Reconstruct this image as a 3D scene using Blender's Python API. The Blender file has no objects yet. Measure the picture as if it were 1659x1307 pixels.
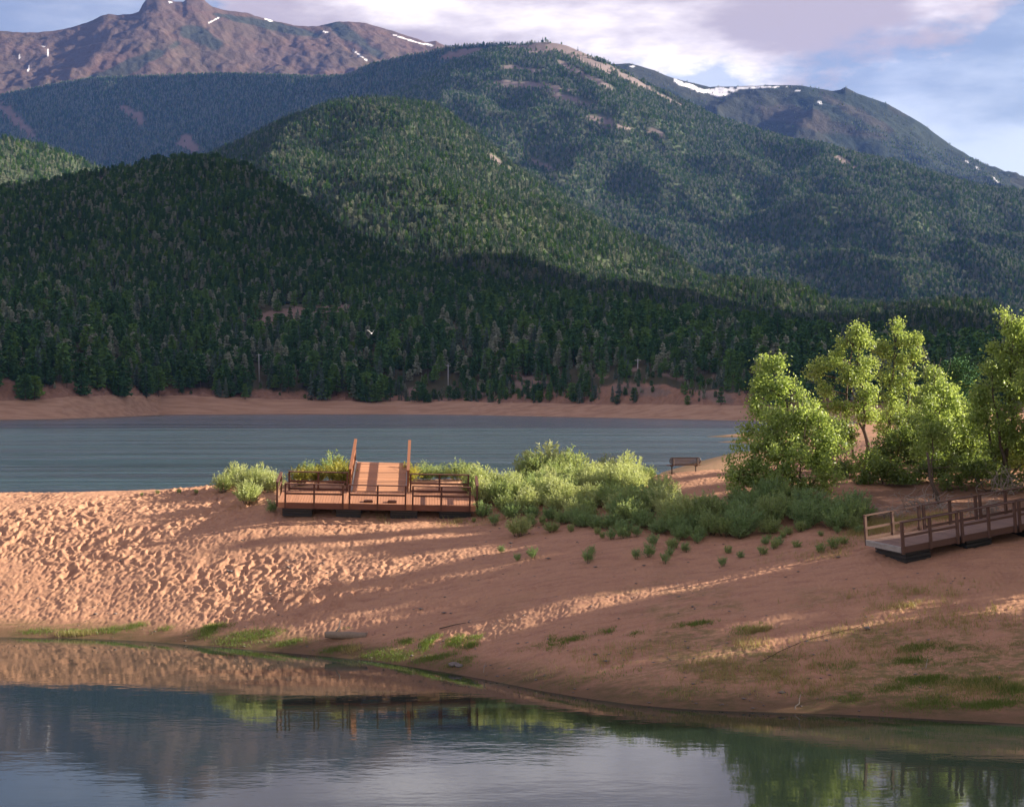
import bpy, math, random
import numpy as np
from mathutils import Vector, Matrix

C = bpy.context.scene.collection
R = math.radians
F, PX0, PY0, H = 2765.0, 829.5, 640.0, 11.2          # lens in photo pixels, optical axis, eye height above the water
SUN_AZ, SUN_EL = 83.0, 19.0
rng = np.random.default_rng(7)
random.seed(7)

# ------------------------------------------------------------------ helpers
def xs(px, D): return (px - PX0) / F * D
def zs(py, D): return H - (py - PY0) / F * D
def interp(x, pts):
    p = np.array(pts, float); return np.interp(x, p[:, 0], p[:, 1])
def sstep(a, b, x):
    t = np.clip((x - a) / (b - a), 0, 1); return t * t * (3 - 2 * t)
_perm = {}
def pn(x, y, seed=0):
    if seed not in _perm:
        r = np.random.default_rng(1000 + seed)
        _perm[seed] = (r.permutation(256), r.random(256) * 2 * np.pi)
    P, A = _perm[seed]
    x = np.asarray(x, float); y = np.asarray(y, float)
    xi = np.floor(x).astype(np.int64); yi = np.floor(y).astype(np.int64)
    xf = x - xi; yf = y - yi
    def g(ix, iy, dx, dy):
        a = A[P[(P[ix & 255] + iy) & 255]]
        return np.cos(a) * dx + np.sin(a) * dy
    u = xf * xf * xf * (xf * (xf * 6 - 15) + 10); v = yf * yf * yf * (yf * (yf * 6 - 15) + 10)
    n00 = g(xi, yi, xf, yf); n10 = g(xi + 1, yi, xf - 1, yf)
    n01 = g(xi, yi + 1, xf, yf - 1); n11 = g(xi + 1, yi + 1, xf - 1, yf - 1)
    return ((n00 * (1 - u) + n10 * u) * (1 - v) + (n01 * (1 - u) + n11 * u) * v) * 1.5
def fbm(x, y, seed=0, o=4):
    s = 0; a = 1.0
    for k in range(o):
        s = s + a * pn(x * 2 ** k + 13.7 * k, y * 2 ** k - 7.1 * k, seed + k); a *= 0.5
    return s

def tag(o, label=None, cat=None, group=None, kind=None):
    if label: o['label'] = label
    if cat: o['category'] = cat
    if group: o['group'] = group
    if kind: o['kind'] = kind
    return o
def empty(name, loc=(0, 0, 0), rot=(0, 0, 0)):
    o = bpy.data.objects.new(name, None); C.objects.link(o)
    o.location = loc; o.rotation_euler = rot; o.empty_display_size = 0.3
    return o
def mesh_np(name, V, Fc, mats, parent=None, smooth=False, attrs=None, midx=None, link=True):
    """V (n,3); Fc list of arrays of quads or triangles"""
    V = np.asarray(V, np.float32)
    if not isinstance(Fc, list): Fc = [Fc]
    Fc = [np.asarray(f, np.int32) for f in Fc if len(f)]
    me = bpy.data.meshes.new(name)
    me.vertices.add(len(V)); me.vertices.foreach_set('co', V.ravel())
    loops = np.concatenate([f.ravel() for f in Fc])
    tot = np.concatenate([np.full(len(f), f.shape[1], np.int32) for f in Fc])
    st = np.concatenate([[0], np.cumsum(tot)[:-1]]).astype(np.int32)
    me.loops.add(len(loops)); me.loops.foreach_set('vertex_index', loops)
    me.polygons.add(len(tot)); me.polygons.foreach_set('loop_start', st); me.polygons.foreach_set('loop_total', tot)
    if smooth: me.polygons.foreach_set('use_smooth', np.ones(len(tot), bool))
    if midx is not None: me.polygons.foreach_set('material_index', np.asarray(midx, np.int32))
    for k, a in (attrs or {}).items():
        at = me.attributes.new(k, 'FLOAT', 'POINT'); at.data.foreach_set('value', np.asarray(a, np.float32).ravel())
    for m in (mats if isinstance(mats, (list, tuple)) else [mats]): me.materials.append(m)
    me.update(calc_edges=True)
    o = bpy.data.objects.new(name, me)
    if link: C.objects.link(o)
    if parent: o.parent = parent
    return o
def grid_faces(nr, nc):
    i = np.arange(nr - 1)[:, None] * nc + np.arange(nc - 1)[None]
    return np.stack([i, i + 1, i + nc + 1, i + nc], -1).reshape(-1, 4)

class MB:
    def __init__(s): s.v = []; s.f = []
    def box(s, x0, x1, y0, y1, z0, z1):
        b = len(s.v)
        s.v += [(x0, y0, z0), (x1, y0, z0), (x1, y1, z0), (x0, y1, z0), (x0, y0, z1), (x1, y0, z1), (x1, y1, z1), (x0, y1, z1)]
        s.f += [[b + i for i in q] for q in ((3, 2, 1, 0), (4, 5, 6, 7), (0, 1, 5, 4), (1, 2, 6, 5), (2, 3, 7, 6), (3, 0, 4, 7))]
        return s
    def bar(s, p0, p1, w, h, up=(0, 0, 1)):
        p0 = Vector(p0); p1 = Vector(p1); d = (p1 - p0).normalized(); up = Vector(up)
        a = d.cross(up)
        if a.length < 1e-4: a = d.cross(Vector((0, 1, 0)))
        a.normalize(); c = a.cross(d).normalized()
        b = len(s.v)
        for p in (p0, p1):
            for sa, sc in ((-1, -1), (1, -1), (1, 1), (-1, 1)):
                s.v.append(tuple(p + a * (sa * w / 2) + c * (sc * h / 2)))
        s.f += [[b + i for i in q] for q in ((3, 2, 1, 0), (4, 5, 6, 7), (0, 1, 5, 4), (1, 2, 6, 5), (2, 3, 7, 6), (3, 0, 4, 7))]
        return s
    def tube(s, pts, rad, n=5, cap=True):
        pts = [Vector(p) for p in pts]; b = len(s.v); m = len(pts)
        if not hasattr(rad, '__len__'): rad = [rad] * m
        a = None
        for i, p in enumerate(pts):
            d = (pts[min(i + 1, m - 1)] - pts[max(i - 1, 0)])
            if d.length < 1e-7: d = Vector((0, 0, 1))
            d.normalize()
            if a is None: a = d.cross(Vector((0.31, 0.87, 0.2)))
            a = a - d * a.dot(d)
            if a.length < 1e-5: a = d.cross(Vector((1, 0, 0)))
            a.normalize(); c = d.cross(a)
            for k in range(n):
                t = 2 * math.pi * k / n
                s.v.append(tuple(p + (a * math.cos(t) + c * math.sin(t)) * rad[i]))
        for i in range(m - 1):
            for k in range(n):
                s.f.append([b + i * n + k, b + i * n + (k + 1) % n, b + (i + 1) * n + (k + 1) % n, b + (i + 1) * n + k])
        if cap:
            s.f.append([b + k for k in range(n)][::-1]); s.f.append([b + (m - 1) * n + k for k in range(n)])
        return s
    def build(s, name, mat, parent=None, smooth=False):
        me = bpy.data.meshes.new(name); me.from_pydata(s.v, [], s.f); me.materials.append(mat)
        if smooth: me.polygons.foreach_set('use_smooth', np.ones(len(s.f), bool))
        me.update(); o = bpy.data.objects.new(name, me); C.objects.link(o)
        if parent: o.parent = parent
        return o

# ------------------------------------------------------------------ material helpers
def new_mat(name):
    m = bpy.data.materials.new(name); m.use_nodes = True
    nt = m.node_tree; nt.nodes.clear()
    out = nt.nodes.new('ShaderNodeOutputMaterial')
    return m, nt, out
class NB:
    def __init__(s, nt): s.nt = nt
    def n(s, t, **kw):
        nd = s.nt.nodes.new(t)
        ins = kw.pop('ins', {})
        for k, v in kw.items(): setattr(nd, k, v)
        for k, v in ins.items(): s.set(nd.inputs[k], v)
        return nd
    def set(s, sock, v):
        if isinstance(v, bpy.types.NodeSocket): s.nt.links.new(v, sock)
        elif isinstance(v, bpy.types.Node): s.nt.links.new(v.outputs[0], sock)
        else:
            if sock.type == 'RGBA' and hasattr(v, '__len__') and len(v) == 3: v = (*v, 1)
            sock.default_value = v
    def math(s, op, a, b=None, c=None, clamp=False):
        nd = s.nt.nodes.new('ShaderNodeMath'); nd.operation = op; nd.use_clamp = clamp
        for i, v in enumerate((a, b, c)):
            if v is not None: s.set(nd.inputs[i], v)
        return nd.outputs[0]
    def mix(s, fac, a, b, blend='MIX'):
        nd = s.nt.nodes.new('ShaderNodeMix'); nd.data_type = 'RGBA'; nd.blend_type = blend; nd.clamp_factor = True
        s.set(nd.inputs[0], fac); s.set(nd.inputs[6], a); s.set(nd.inputs[7], b)
        return nd.outputs[2]
    def noise(s, vec, scale, detail=4, rough=0.55, out=0):
        nd = s.nt.nodes.new('ShaderNodeTexNoise'); nd.inputs['Scale'].default_value = scale
        nd.inputs['Detail'].default_value = detail; nd.inputs['Roughness'].default_value = rough
        if vec is not None: s.set(nd.inputs['Vector'], vec)
        return nd.outputs[out]
    def ramp(s, fac, a, b):
        nd = s.nt.nodes.new('ShaderNodeMapRange'); nd.interpolation_type = 'SMOOTHSTEP'
        s.set(nd.inputs[0], fac); s.set(nd.inputs[1], a); s.set(nd.inputs[2], b)
        return nd.outputs[0]
    def attr(s, name):
        nd = s.nt.nodes.new('ShaderNodeAttribute'); nd.attribute_name = name; return nd.outputs['Fac']
    def pos(s): return s.nt.nodes.new('ShaderNodeNewGeometry').outputs['Position']
    def obj(s): return s.nt.nodes.new('ShaderNodeTexCoord').outputs['Object']
    def scale(s, vec, x, y, z):
        nd = s.nt.nodes.new('ShaderNodeMapping'); nd.inputs['Scale'].default_value = (x, y, z)
        s.set(nd.inputs['Vector'], vec); return nd.outputs[0]
    def bump(s, h, strength=0.4, dist=0.05):
        nd = s.nt.nodes.new('ShaderNodeBump'); nd.inputs['Strength'].default_value = strength
        nd.inputs['Distance'].default_value = dist; s.set(nd.inputs['Height'], h); return nd.outputs[0]
    def bsdf(s, col, rough=0.8, spec=0.3, normal=None, **kw):
        nd = s.nt.nodes.new('ShaderNodeBsdfPrincipled'); s.set(nd.inputs['Base Color'], col)
        s.set(nd.inputs['Roughness'], rough); nd.inputs['Specular IOR Level'].default_value = spec
        if normal is not None: s.set(nd.inputs['Normal'], normal)
        for k, v in kw.items(): s.set(nd.inputs[k], v)
        return nd.outputs[0]

def wood_mat(name, c1, c2, rough=0.75, along=(1, 1, 1)):
    m, nt, out = new_mat(name); b = NB(nt)
    v = b.scale(b.obj(), *along)
    n = b.noise(v, 6, 5, 0.6); isl = nt.nodes.new('ShaderNodeNewGeometry').outputs['Random Per Island']
    col = b.mix(n, c1, c2)
    col = b.mix(b.math('MULTIPLY', isl, 0.45), col, (c1[0] * .55, c1[1] * .55, c1[2] * .58))
    nt.links.new(b.bsdf(col, rough, 0.25, b.bump(n, 0.25, 0.01)), out.inputs[0]); return m
def plain_mat(name, c1, c2, rough=0.6, spec=0.4, scale=8, **kw):
    m, nt, out = new_mat(name); b = NB(nt)
    n = b.noise(b.obj(), scale, 5, 0.6)
    nt.links.new(b.bsdf(b.mix(n, c1, c2), rough, spec, b.bump(n, 0.2, 0.01), **kw), out.inputs[0]); return m
def leaf_mat(name, c1, c2, c3, trans=0.45, objvar=0.3):
    """c1..c2 leaf to leaf, c3 mixed in plant to plant"""
    m, nt, out = new_mat(name); b = NB(nt)
    isl = nt.nodes.new('ShaderNodeNewGeometry').outputs['Random Per Island']
    orn = nt.nodes.new('ShaderNodeObjectInfo').outputs['Random']
    col = b.mix(isl, c1, c2); col = b.mix(b.math('MULTIPLY', orn, objvar), col, c3)
    d = b.bsdf(col, 0.5, 0.4)
    t = nt.nodes.new('ShaderNodeBsdfTranslucent'); b.set(t.inputs[0], b.mix(0.5, col, (col_up(c2))))
    mx = nt.nodes.new('ShaderNodeMixShader'); mx.inputs[0].default_value = trans
    nt.links.new(d, mx.inputs[1]); nt.links.new(t.outputs[0], mx.inputs[2]); nt.links.new(mx.outputs[0], out.inputs[0]); return m
def col_up(c): return (min(c[0] * 1.5, 1), min(c[1] * 1.5, 1), c[2] * 0.7)

M = {}
M['deck'] = wood_mat('deck_wood', (0.50, 0.245, 0.14), (0.40, 0.19, 0.105), along=(1, 1, 1))
M['ramp'] = wood_mat('ramp_wood', (0.58, 0.30, 0.165), (0.48, 0.235, 0.125))
M['fascia'] = wood_mat('fascia_wood', (0.22, 0.10, 0.065), (0.17, 0.075, 0.05))
M['rail'] = wood_mat('rail_wood', (0.15, 0.068, 0.045), (0.10, 0.048, 0.034))  # darkened: the rails' backlit shade is in the colour
M['ramp_rail'] = wood_mat('ramp_rail_wood', (0.34, 0.145, 0.07), (0.25, 0.10, 0.05))  # orange tone puts the sun on the ramp rails into colour
M['walk_deck'] = wood_mat('walkway_deck_wood', (0.30, 0.20, 0.155), (0.23, 0.15, 0.115))
M['walk_rail'] = wood_mat('walkway_rail_wood', (0.17, 0.10, 0.075), (0.12, 0.07, 0.052))
M['float'] = plain_mat('black_plastic', (0.018, 0.02, 0.022), (0.03, 0.032, 0.034), 0.45, 0.5, 3)
M['metal'] = plain_mat('weathered_metal', (0.42, 0.40, 0.37), (0.28, 0.27, 0.25), 0.5, 0.5, 10)
M['bench'] = plain_mat('bench_brown', (0.06, 0.028, 0.018), (0.045, 0.02, 0.014), 0.5, 0.5, 14)
M['bench_slat'] = plain_mat('bench_seat_brown', (0.16, 0.07, 0.04), (0.11, 0.05, 0.03), 0.5, 0.5, 14)
M['pole'] = plain_mat('weathered_pole', (0.62, 0.61, 0.60), (0.48, 0.47, 0.46), 0.8, 0.2, 3)
M['bark'] = plain_mat('bark', (0.16, 0.125, 0.095), (0.075, 0.055, 0.042), 0.9, 0.1, 14)
M['deadwood'] = plain_mat('dead_wood', (0.42, 0.37, 0.31), (0.25, 0.21, 0.17), 0.9, 0.1, 10)
M['driftwood'] = plain_mat('driftwood', (0.36, 0.29, 0.22), (0.20, 0.15, 0.11), 0.9, 0.1, 9)
M['rope'] = plain_mat('dark_rope', (0.05, 0.045, 0.04), (0.03, 0.027, 0.025), 0.9, 0.1, 20)
M['stone'] = plain_mat('grey_stone', (0.26, 0.23, 0.21), (0.15, 0.13, 0.12), 0.9, 0.2, 9)
M['gull'] = plain_mat('white_feather', (0.8, 0.8, 0.8), (0.7, 0.7, 0.7), 0.7, 0.2, 5)
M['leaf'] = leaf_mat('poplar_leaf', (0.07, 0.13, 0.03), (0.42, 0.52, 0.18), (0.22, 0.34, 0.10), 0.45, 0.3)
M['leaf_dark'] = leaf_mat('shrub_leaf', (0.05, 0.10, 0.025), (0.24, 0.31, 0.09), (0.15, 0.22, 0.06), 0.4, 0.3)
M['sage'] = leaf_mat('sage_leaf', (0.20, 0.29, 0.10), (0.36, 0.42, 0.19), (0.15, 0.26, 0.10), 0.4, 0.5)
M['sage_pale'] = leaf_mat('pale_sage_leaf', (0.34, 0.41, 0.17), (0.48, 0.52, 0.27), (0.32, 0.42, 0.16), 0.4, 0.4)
M['sage_deep'] = leaf_mat('deep_sage_leaf', (0.16, 0.26, 0.10), (0.28, 0.38, 0.17), (0.20, 0.32, 0.15), 0.4, 0.5)  # darker sage copy for the shaded part of the band
M['yellow'] = leaf_mat('yellow_leaf', (0.26, 0.29, 0.06), (0.40, 0.36, 0.08), (0.28, 0.31, 0.07), 0.45, 0.3)
M['stem'] = plain_mat('shrub_stem', (0.17, 0.14, 0.09), (0.10, 0.08, 0.05), 0.9, 0.1, 12)
M['grass'] = leaf_mat('grass_blade', (0.10, 0.17, 0.03), (0.20, 0.26, 0.06), (0.15, 0.22, 0.05), 0.4, 0.4)
M['grass_dry'] = leaf_mat('dry_grass_blade', (0.30, 0.25, 0.10), (0.38, 0.33, 0.14), (0.26, 0.26, 0.09), 0.35, 0.3)
def pine_mat(name, c1, c2, c3):
    m, nt, out = new_mat(name); b = NB(nt)
    isl = nt.nodes.new('ShaderNodeNewGeometry').outputs['Random Per Island']
    orn = nt.nodes.new('ShaderNodeObjectInfo').outputs['Random']
    col = b.mix(isl, c1, c2); col = b.mix(b.ramp(orn, 0.45, 1.0), col, c3)
    nt.links.new(b.bsdf(col, 0.8, 0.1), out.inputs[0]); return m
M['needle'] = pine_mat('pine_needle', (0.038, 0.11, 0.042), (0.095, 0.20, 0.07), (0.15, 0.27, 0.07))
M['needle_fir'] = pine_mat('fir_needle', (0.085, 0.14, 0.105), (0.14, 0.20, 0.15), (0.17, 0.225, 0.15))
M['needle_olive'] = pine_mat('olive_needle', (0.24, 0.275, 0.19), (0.37, 0.40, 0.29), (0.40, 0.43, 0.31))  # pale tone puts sunlight into the far spur and mountain woods
M['needle_bright'] = pine_mat('aspen_leaf', (0.08, 0.18, 0.03), (0.14, 0.26, 0.045), (0.18, 0.30, 0.06))

# ------------------------------------------------------------------ camera, sun, sky
cam = bpy.data.cameras.new('camera'); co = bpy.data.objects.new('camera', cam); C.objects.link(co)
cam.sensor_width = 36; cam.lens = F / 1659 * 36; cam.clip_start = 0.5; cam.clip_end = 60000
co.location = (0, 0, H); co.rotation_euler = (R(90), 0, 0)
cam.shift_y = -(653.5 - PY0) / 1659
sc = bpy.context.scene; sc.camera = co
sc.view_settings.view_transform = 'Standard'; sc.view_settings.look = 'None'
sc.view_settings.exposure = 1.62; sc.view_settings.gamma = 1.0
sc.cycles.max_bounces = 6; sc.cycles.diffuse_bounces = 2; sc.cycles.glossy_bounces = 3
sc.cycles.transmission_bounces = 3; sc.cycles.volume_bounces = 0; sc.cycles.transparent_max_bounces = 6
sc.cycles.caustics_reflective = False; sc.cycles.caustics_refractive = False
try: sc.cycles.use_denoising = True; sc.cycles.denoiser = 'OPENIMAGEDENOISE'
except Exception: pass

az, el = R(SUN_AZ), R(SUN_EL)
sdir = Vector((math.cos(el) * math.sin(az), math.cos(el) * math.cos(az), math.sin(el)))
sl = bpy.data.lights.new('sun', 'SUN'); sl.energy = 5.0; sl.angle = R(0.6); sl.color = (1.0, 0.86, 0.70)
so = bpy.data.objects.new('sun', sl); C.objects.link(so); so.rotation_euler = sdir.to_track_quat('Z', 'Y').to_euler()

w = bpy.data.worlds.new('World'); sc.world = w; w.use_nodes = True
nt = w.node_tree; nt.nodes.clear(); b = NB(nt)
wout = nt.nodes.new('ShaderNodeOutputWorld')
sky = nt.nodes.new('ShaderNodeTexSky'); sky.sky_type = 'NISHITA'; sky.sun_disc = False
sky.sun_elevation = el; sky.sun_rotation = az; sky.altitude = 2800; sky.air_density = 1.0; sky.dust_density = 1.6; sky.ozone_density = 2.0
bg1 = nt.nodes.new('ShaderNodeBackground'); nt.links.new(sky.outputs[0], bg1.inputs[0]); bg1.inputs[1].default_value = 0.05
d = nt.nodes.new('ShaderNodeTexCoord').outputs['Generated']
sep = nt.nodes.new('ShaderNodeSeparateXYZ'); nt.links.new(d, sep.inputs[0])
X, Y, Z = sep.outputs
# cloud deck: a layer seen in direction space (azimuth, elevation), defined all round the horizon
azim = b.math('ARCTAN2', X, Y); zc = b.math('MAXIMUM', Z, 0.0)
hor = b.math('SQRT', b.math('ADD', b.math('MULTIPLY', X, X), b.math('MULTIPLY', Y, Y)))
elev = b.math('ARCTAN2', Z, hor)
cmb = nt.nodes.new('ShaderNodeCombineXYZ'); b.set(cmb.inputs[0], b.math('MULTIPLY', azim, 1.0)); b.set(cmb.inputs[1], b.math('MULTIPLY', elev, 2.2)); cmb.inputs[2].default_value = 3.3
n1 = b.noise(cmb.outputs[0], 9.0, 8, 0.58)
n2 = b.noise(cmb.outputs[0], 26.0, 6, 0.6)
nn = b.math('SUBTRACT', b.math('ADD', b.math('MULTIPLY', n1, 0.75), b.math('MULTIPLY', n2, 0.25)), 0.5)
# lower edge of the big cloud rises to the west and stays off the clear gap; open blue to the far west
edge = nt.nodes.new('ShaderNodeFloatCurve')
cv = edge.mapping.curves[0]
# azimuth -0.4..0.4 -> elevation of the lower edge / 0.4
for i, (a, e) in enumerate([(0.0, 0.62), (0.22, 0.60), (0.30, 0.50), (0.36, 0.42), (0.55, 0.42), (0.68, 0.455), (0.78, 0.47), (0.835, 0.452), (0.85, 0.50), (1.0, 0.52)]):
    if i < 2: cv.points[i].location = (a, e) if i == 0 else (1.0, 0.52)
    if i >= 1 and i < 9: cv.points.new(a, e)
edge.mapping.update()
b.set(edge.inputs['Value'], b.math('ADD', b.math('DIVIDE', azim, 0.8), 0.5, clamp=True))
edge_el = b.math('MULTIPLY', edge.outputs[0], 0.4)
shape = b.math('ADD', b.math('MULTIPLY', b.math('SUBTRACT', elev, edge_el), 9.0), b.math('MULTIPLY', nn, 1.5))
high = b.ramp(elev, 0.30, 0.55)                     # overhead the deck breaks up into fields of cloud
shape2 = b.math('ADD', b.math('MULTIPLY', nn, 4.5), 0.15)
front = b.ramp(b.math('ABSOLUTE', azim), 0.75, 0.45)
shape3 = b.math('ADD', b.math('MULTIPLY', shape, b.math('MULTIPLY', front, b.math('SUBTRACT', 1.0, high))),
                b.math('MULTIPLY', shape2, b.math('SUBTRACT', 1.0, b.math('MULTIPLY', front, b.math('SUBTRACT', 1.0, high)))))
# a small fair-weather cloud low in the west
px_, pe_ = -0.285, 0.222
sm = b.math('SUBTRACT', 0.55, b.math('ADD', b.math('POWER', b.math('DIVIDE', b.math('SUBTRACT', azim, px_), 0.06), 2.0), b.math('POWER', b.math('DIVIDE', b.math('SUBTRACT', elev, pe_), 0.012), 2.0)))
sm = b.math('ADD', sm, b.math('MULTIPLY', nn, 3.0))
mask = b.math('MAXIMUM', b.ramp(shape3, -0.06, 0.22), b.math('MULTIPLY', b.ramp(sm, 0.0, 0.8), 0.75))
# thickness -> white tops, mauve-grey thick parts
cmb2 = nt.nodes.new('ShaderNodeCombineXYZ'); b.set(cmb2.inputs[0], b.math('MULTIPLY', azim, 1.0)); b.set(cmb2.inputs[1], b.math('MULTIPLY', elev, 3.2)); cmb2.inputs[2].default_value = 8.1
g1 = b.noise(cmb2.outputs[0], 6.5, 6, 0.55)
grey = b.ramp(b.math('ADD', g1, b.math('MULTIPLY', b.math('SUBTRACT', elev, 0.2), 2.2)), 0.30, 0.58)
ccol = b.mix(grey, (0.82, 0.74, 0.72), (0.30, 0.25, 0.275))
bg2 = nt.nodes.new('ShaderNodeBackground'); b.set(bg2.inputs[0], ccol); bg2.inputs[1].default_value = 0.70
mx = nt.nodes.new('ShaderNodeMixShader'); b.set(mx.inputs[0], mask)
mask = b.math('MAXIMUM', mask, b.math('ADD', 0.26, b.math('MULTIPLY', n1, 0.18)))
b.set(mx.inputs[0], mask); nt.links.new(bg1.outputs[0], mx.inputs[1]); nt.links.new(bg2.outputs[0], mx.inputs[2]); nt.links.new(mx.outputs[0], wout.inputs[0])

#@@TERRAIN
# ------------------------------------------------------------------ near ground: a sandy bar between pool and lake
SHORE = [(-100, 1030), (0, 1032), (200, 1036), (330, 1046), (450, 1056), (600, 1070), (700, 1085), (800, 1103), (880, 1120), (1000, 1138),
         (1100, 1148), (1200, 1152), (1300, 1154), (1400, 1158), (1500, 1164), (1659, 1172), (1760, 1178)]
cp = []
def P(px, py, z):
    D = F * (H - z) / (py - PY0); cp.append((xs(px, D), D, z))
def PD(px, D, z): cp.append((xs(px, D), D, z))
for px, py in SHORE:
    D = F * H / (py - PY0); PD(px, D, 0.0); PD(px, D - 10, -2.6)
for px, D, z in [(-100, 88, 2.9), (-100, 97, 5.1), (0, 88.5, 2.95), (0, 97, 5.17), (200, 88.5, 3.15), (200, 97, 5.25), (330, 97, 5.45), (390, 94, 5.3),
                 (455, 90, 4.62), (612, 90, 4.5), (775, 90, 4.5), (612, 87, 3.75), (500, 96, 5.85), (720, 96, 5.9), (500, 101, 6.1), (720, 101, 6.2),
                 (830, 86, 4.05), (850, 90, 4.7), (1000, 80, 3.95), (1000, 84, 4.5), (1200, 78, 3.86), (1200, 83, 4.9), (1400, 76, 4.5), (1500, 73, 4.15), (1659, 76, 4.85),
                 (1760, 78, 5.5), (1108, 97, 6.8), (1000, 99, 6.4), (880, 97, 5.9), (1120, 92, 6.2), (1240, 88, 6.1), (1395, 100, 7.4),
                 (1540, 86, 5.9), (1659, 100, 7.3), (1659, 88, 6.3), (1760, 100, 7.5), (1395, 140, 7.5), (1659, 140, 7.7), (1240, 120, 5.5),
                 (1110, 107, 5.6), (1110, 125, 2.4)]: PD(px, D, z)
for px in (-100, 100, 330, 600, 830): PD(px, 128, 0.0); PD(px, 150, -3.0)
PD(980, 138, 0.0); PD(980, 160, -3); PD(1110, 165, -2)
cp += [(-62, 75, 0.2), (-62, 97, 5.0), (-62, 128, 0), (-90, 80, 0), (-90, 100, 5), (-90, 135, -1), (60, 45, -1.5), (60, 62, 1.0), (60, 80, 6.0), (60, 110, 8), (60, 140, 8),
       (100, 62, 1.5), (100, 85, 7), (100, 120, 8.5), (100, 150, 8), (40, 170, 6), (70, 190, 5)]
cp = np.array(cp); SC = 40.0
def _tps(r2): return np.where(r2 > 1e-12, r2 * np.log(np.maximum(r2, 1e-12)) * 0.5, 0)
_A = cp[:, :2] / SC; _n = len(cp)
_K = _tps(((_A[:, None] - _A[None]) ** 2).sum(-1)) + np.eye(_n) * 0.004
_Pm = np.c_[np.ones(_n), _A]
_S = np.zeros((_n + 3, _n + 3)); _S[:_n, :_n] = _K; _S[:_n, _n:] = _Pm; _S[_n:, :_n] = _Pm.T
_W = np.linalg.solve(_S, np.r_[cp[:, 2], 0, 0, 0])
def base_z(x, y):
    x = np.atleast_1d(np.asarray(x, float)); y = np.atleast_1d(np.asarray(y, float)); sh = x.shape
    X = np.c_[x.ravel(), y.ravel()] / SC; o = np.empty(len(X))
    for i in range(0, len(X), 40000):
        c = X[i:i + 40000]
        o[i:i + 40000] = _tps(((c[:, None] - _A[None]) ** 2).sum(-1)) @ _W[:_n] + _W[_n] + c @ _W[_n + 1:]
    return o.reshape(sh)
BEACH = [(150, 16), (200, 18), (246, 21.4), (290, 32), (333, 43.4), (345, 58), (380, 61), (395, 56), (407, 49), (420, 57), (435, 66), (450, 62), (459, 52), (468, 62), (500, 78), (620, 120)]
def near_z(x, y):
    x = np.asarray(x, float); y = np.asarray(y, float)
    zb = np.clip(base_z(x, y), -5, 9.0)
    fade = sstep(150, 200, y); zb = zb * (1 - fade) + (-4) * fade
    zt = np.clip(0.09 * (x - interp(y, BEACH)), -4, 5.0) - 6 * (1 - sstep(150, 220, y))
    return np.maximum(zb, zt)
def gz(x, y): return float(near_z(np.array([x]), np.array([y]))[0])
def at(px, D):                                     # ground point under a photo column at a distance
    x = xs(px, D); return x, D, gz(x, D)

cols = np.r_[np.linspace(-1400, -110, 26), np.arange(-100, 1770, 2.0), np.linspace(1780, 3600, 60)]
rows = np.r_[np.linspace(30, 52, 25), np.arange(52.4, 104, 0.1), np.linspace(104.5, 150, 90), np.linspace(152, 620, 190)]
GX = (cols[None] - PX0) / F * rows[:, None]; GY = np.repeat(rows[:, None], len(cols), 1)
# smooth base evaluated on a coarser lattice, then interpolated
cs = np.r_[0:26:5, 26:len(cols):6, len(cols) - 1]; cs = np.unique(cs); rs = np.unique(np.r_[0:len(rows):4, len(rows) - 1])
Zc = near_z(GX[np.ix_(rs, cs)], GY[np.ix_(rs, cs)])
t = np.empty((len(rs), len(cols)))
for i in range(len(rs)): t[i] = np.interp(cols, cols[cs], Zc[i])
GZ = np.empty_like(GX)
for j in range(len(cols)): GZ[:, j] = np.interp(rows, rows[rs], t[:, j])
far_m = rows >= 150
GZ[far_m] = near_z(GX[far_m], GY[far_m])
# trampled sand: overlapping footprints leave sharp little crests; calmer to the east, wet and flat at the waterline
trod = sstep(0.25, 1.2, GZ) * (1 - sstep(-12, 1, GX + 0.35 * (GY - 84))) * (1 - sstep(101, 112, GY))
calm = sstep(0.1, 0.8, GZ) * (1 - sstep(120, 160, GY))
wx = GX + 0.35 * pn(GX * 1.1, GY * 1.1, 31); wy = GY + 0.35 * pn(GX * 1.1, GY * 1.1, 32)
rid = 1 - np.abs(pn(wx * 1.9, wy * 1.35, 41)) * 1.5
rid2 = 1 - np.abs(pn(wx * 3.9 + 5, wy * 2.7, 42)) * 1.5
rid3 = pn(GX * 4.2, GY * 3.2, 43)
rid0 = 1 - np.abs(pn(wx * 0.75 + 9, wy * 0.6, 44)) * 1.5
foot = 0.17 * (rid0 - 0.55) * sstep(-0.2, 0.4, pn(GX * 0.25, GY * 0.3, 46)) + 0.13 * (rid - 0.55) + 0.085 * (rid2 - 0.55) + 0.03 * rid3
mod = 0.3 + 0.9 * sstep(-0.45, 0.35, fbm(GX * 0.14, GY * 0.14, 45, 2))
GZ2 = GZ + foot * trod * mod * 0.8 + calm * (0.025 * fbm(GX * 0.9, GY * 0.7, 51, 4) + 0.030 * (0.5 - np.abs(pn(GX * 4.2, GY * 2.6, 52)) * 1.5) + 0.022 * pn(GX * 6.5, GY * 4.5, 54)) + 0.10 * calm * fbm(GX * 0.2, GY * 0.2, 53, 2)
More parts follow.
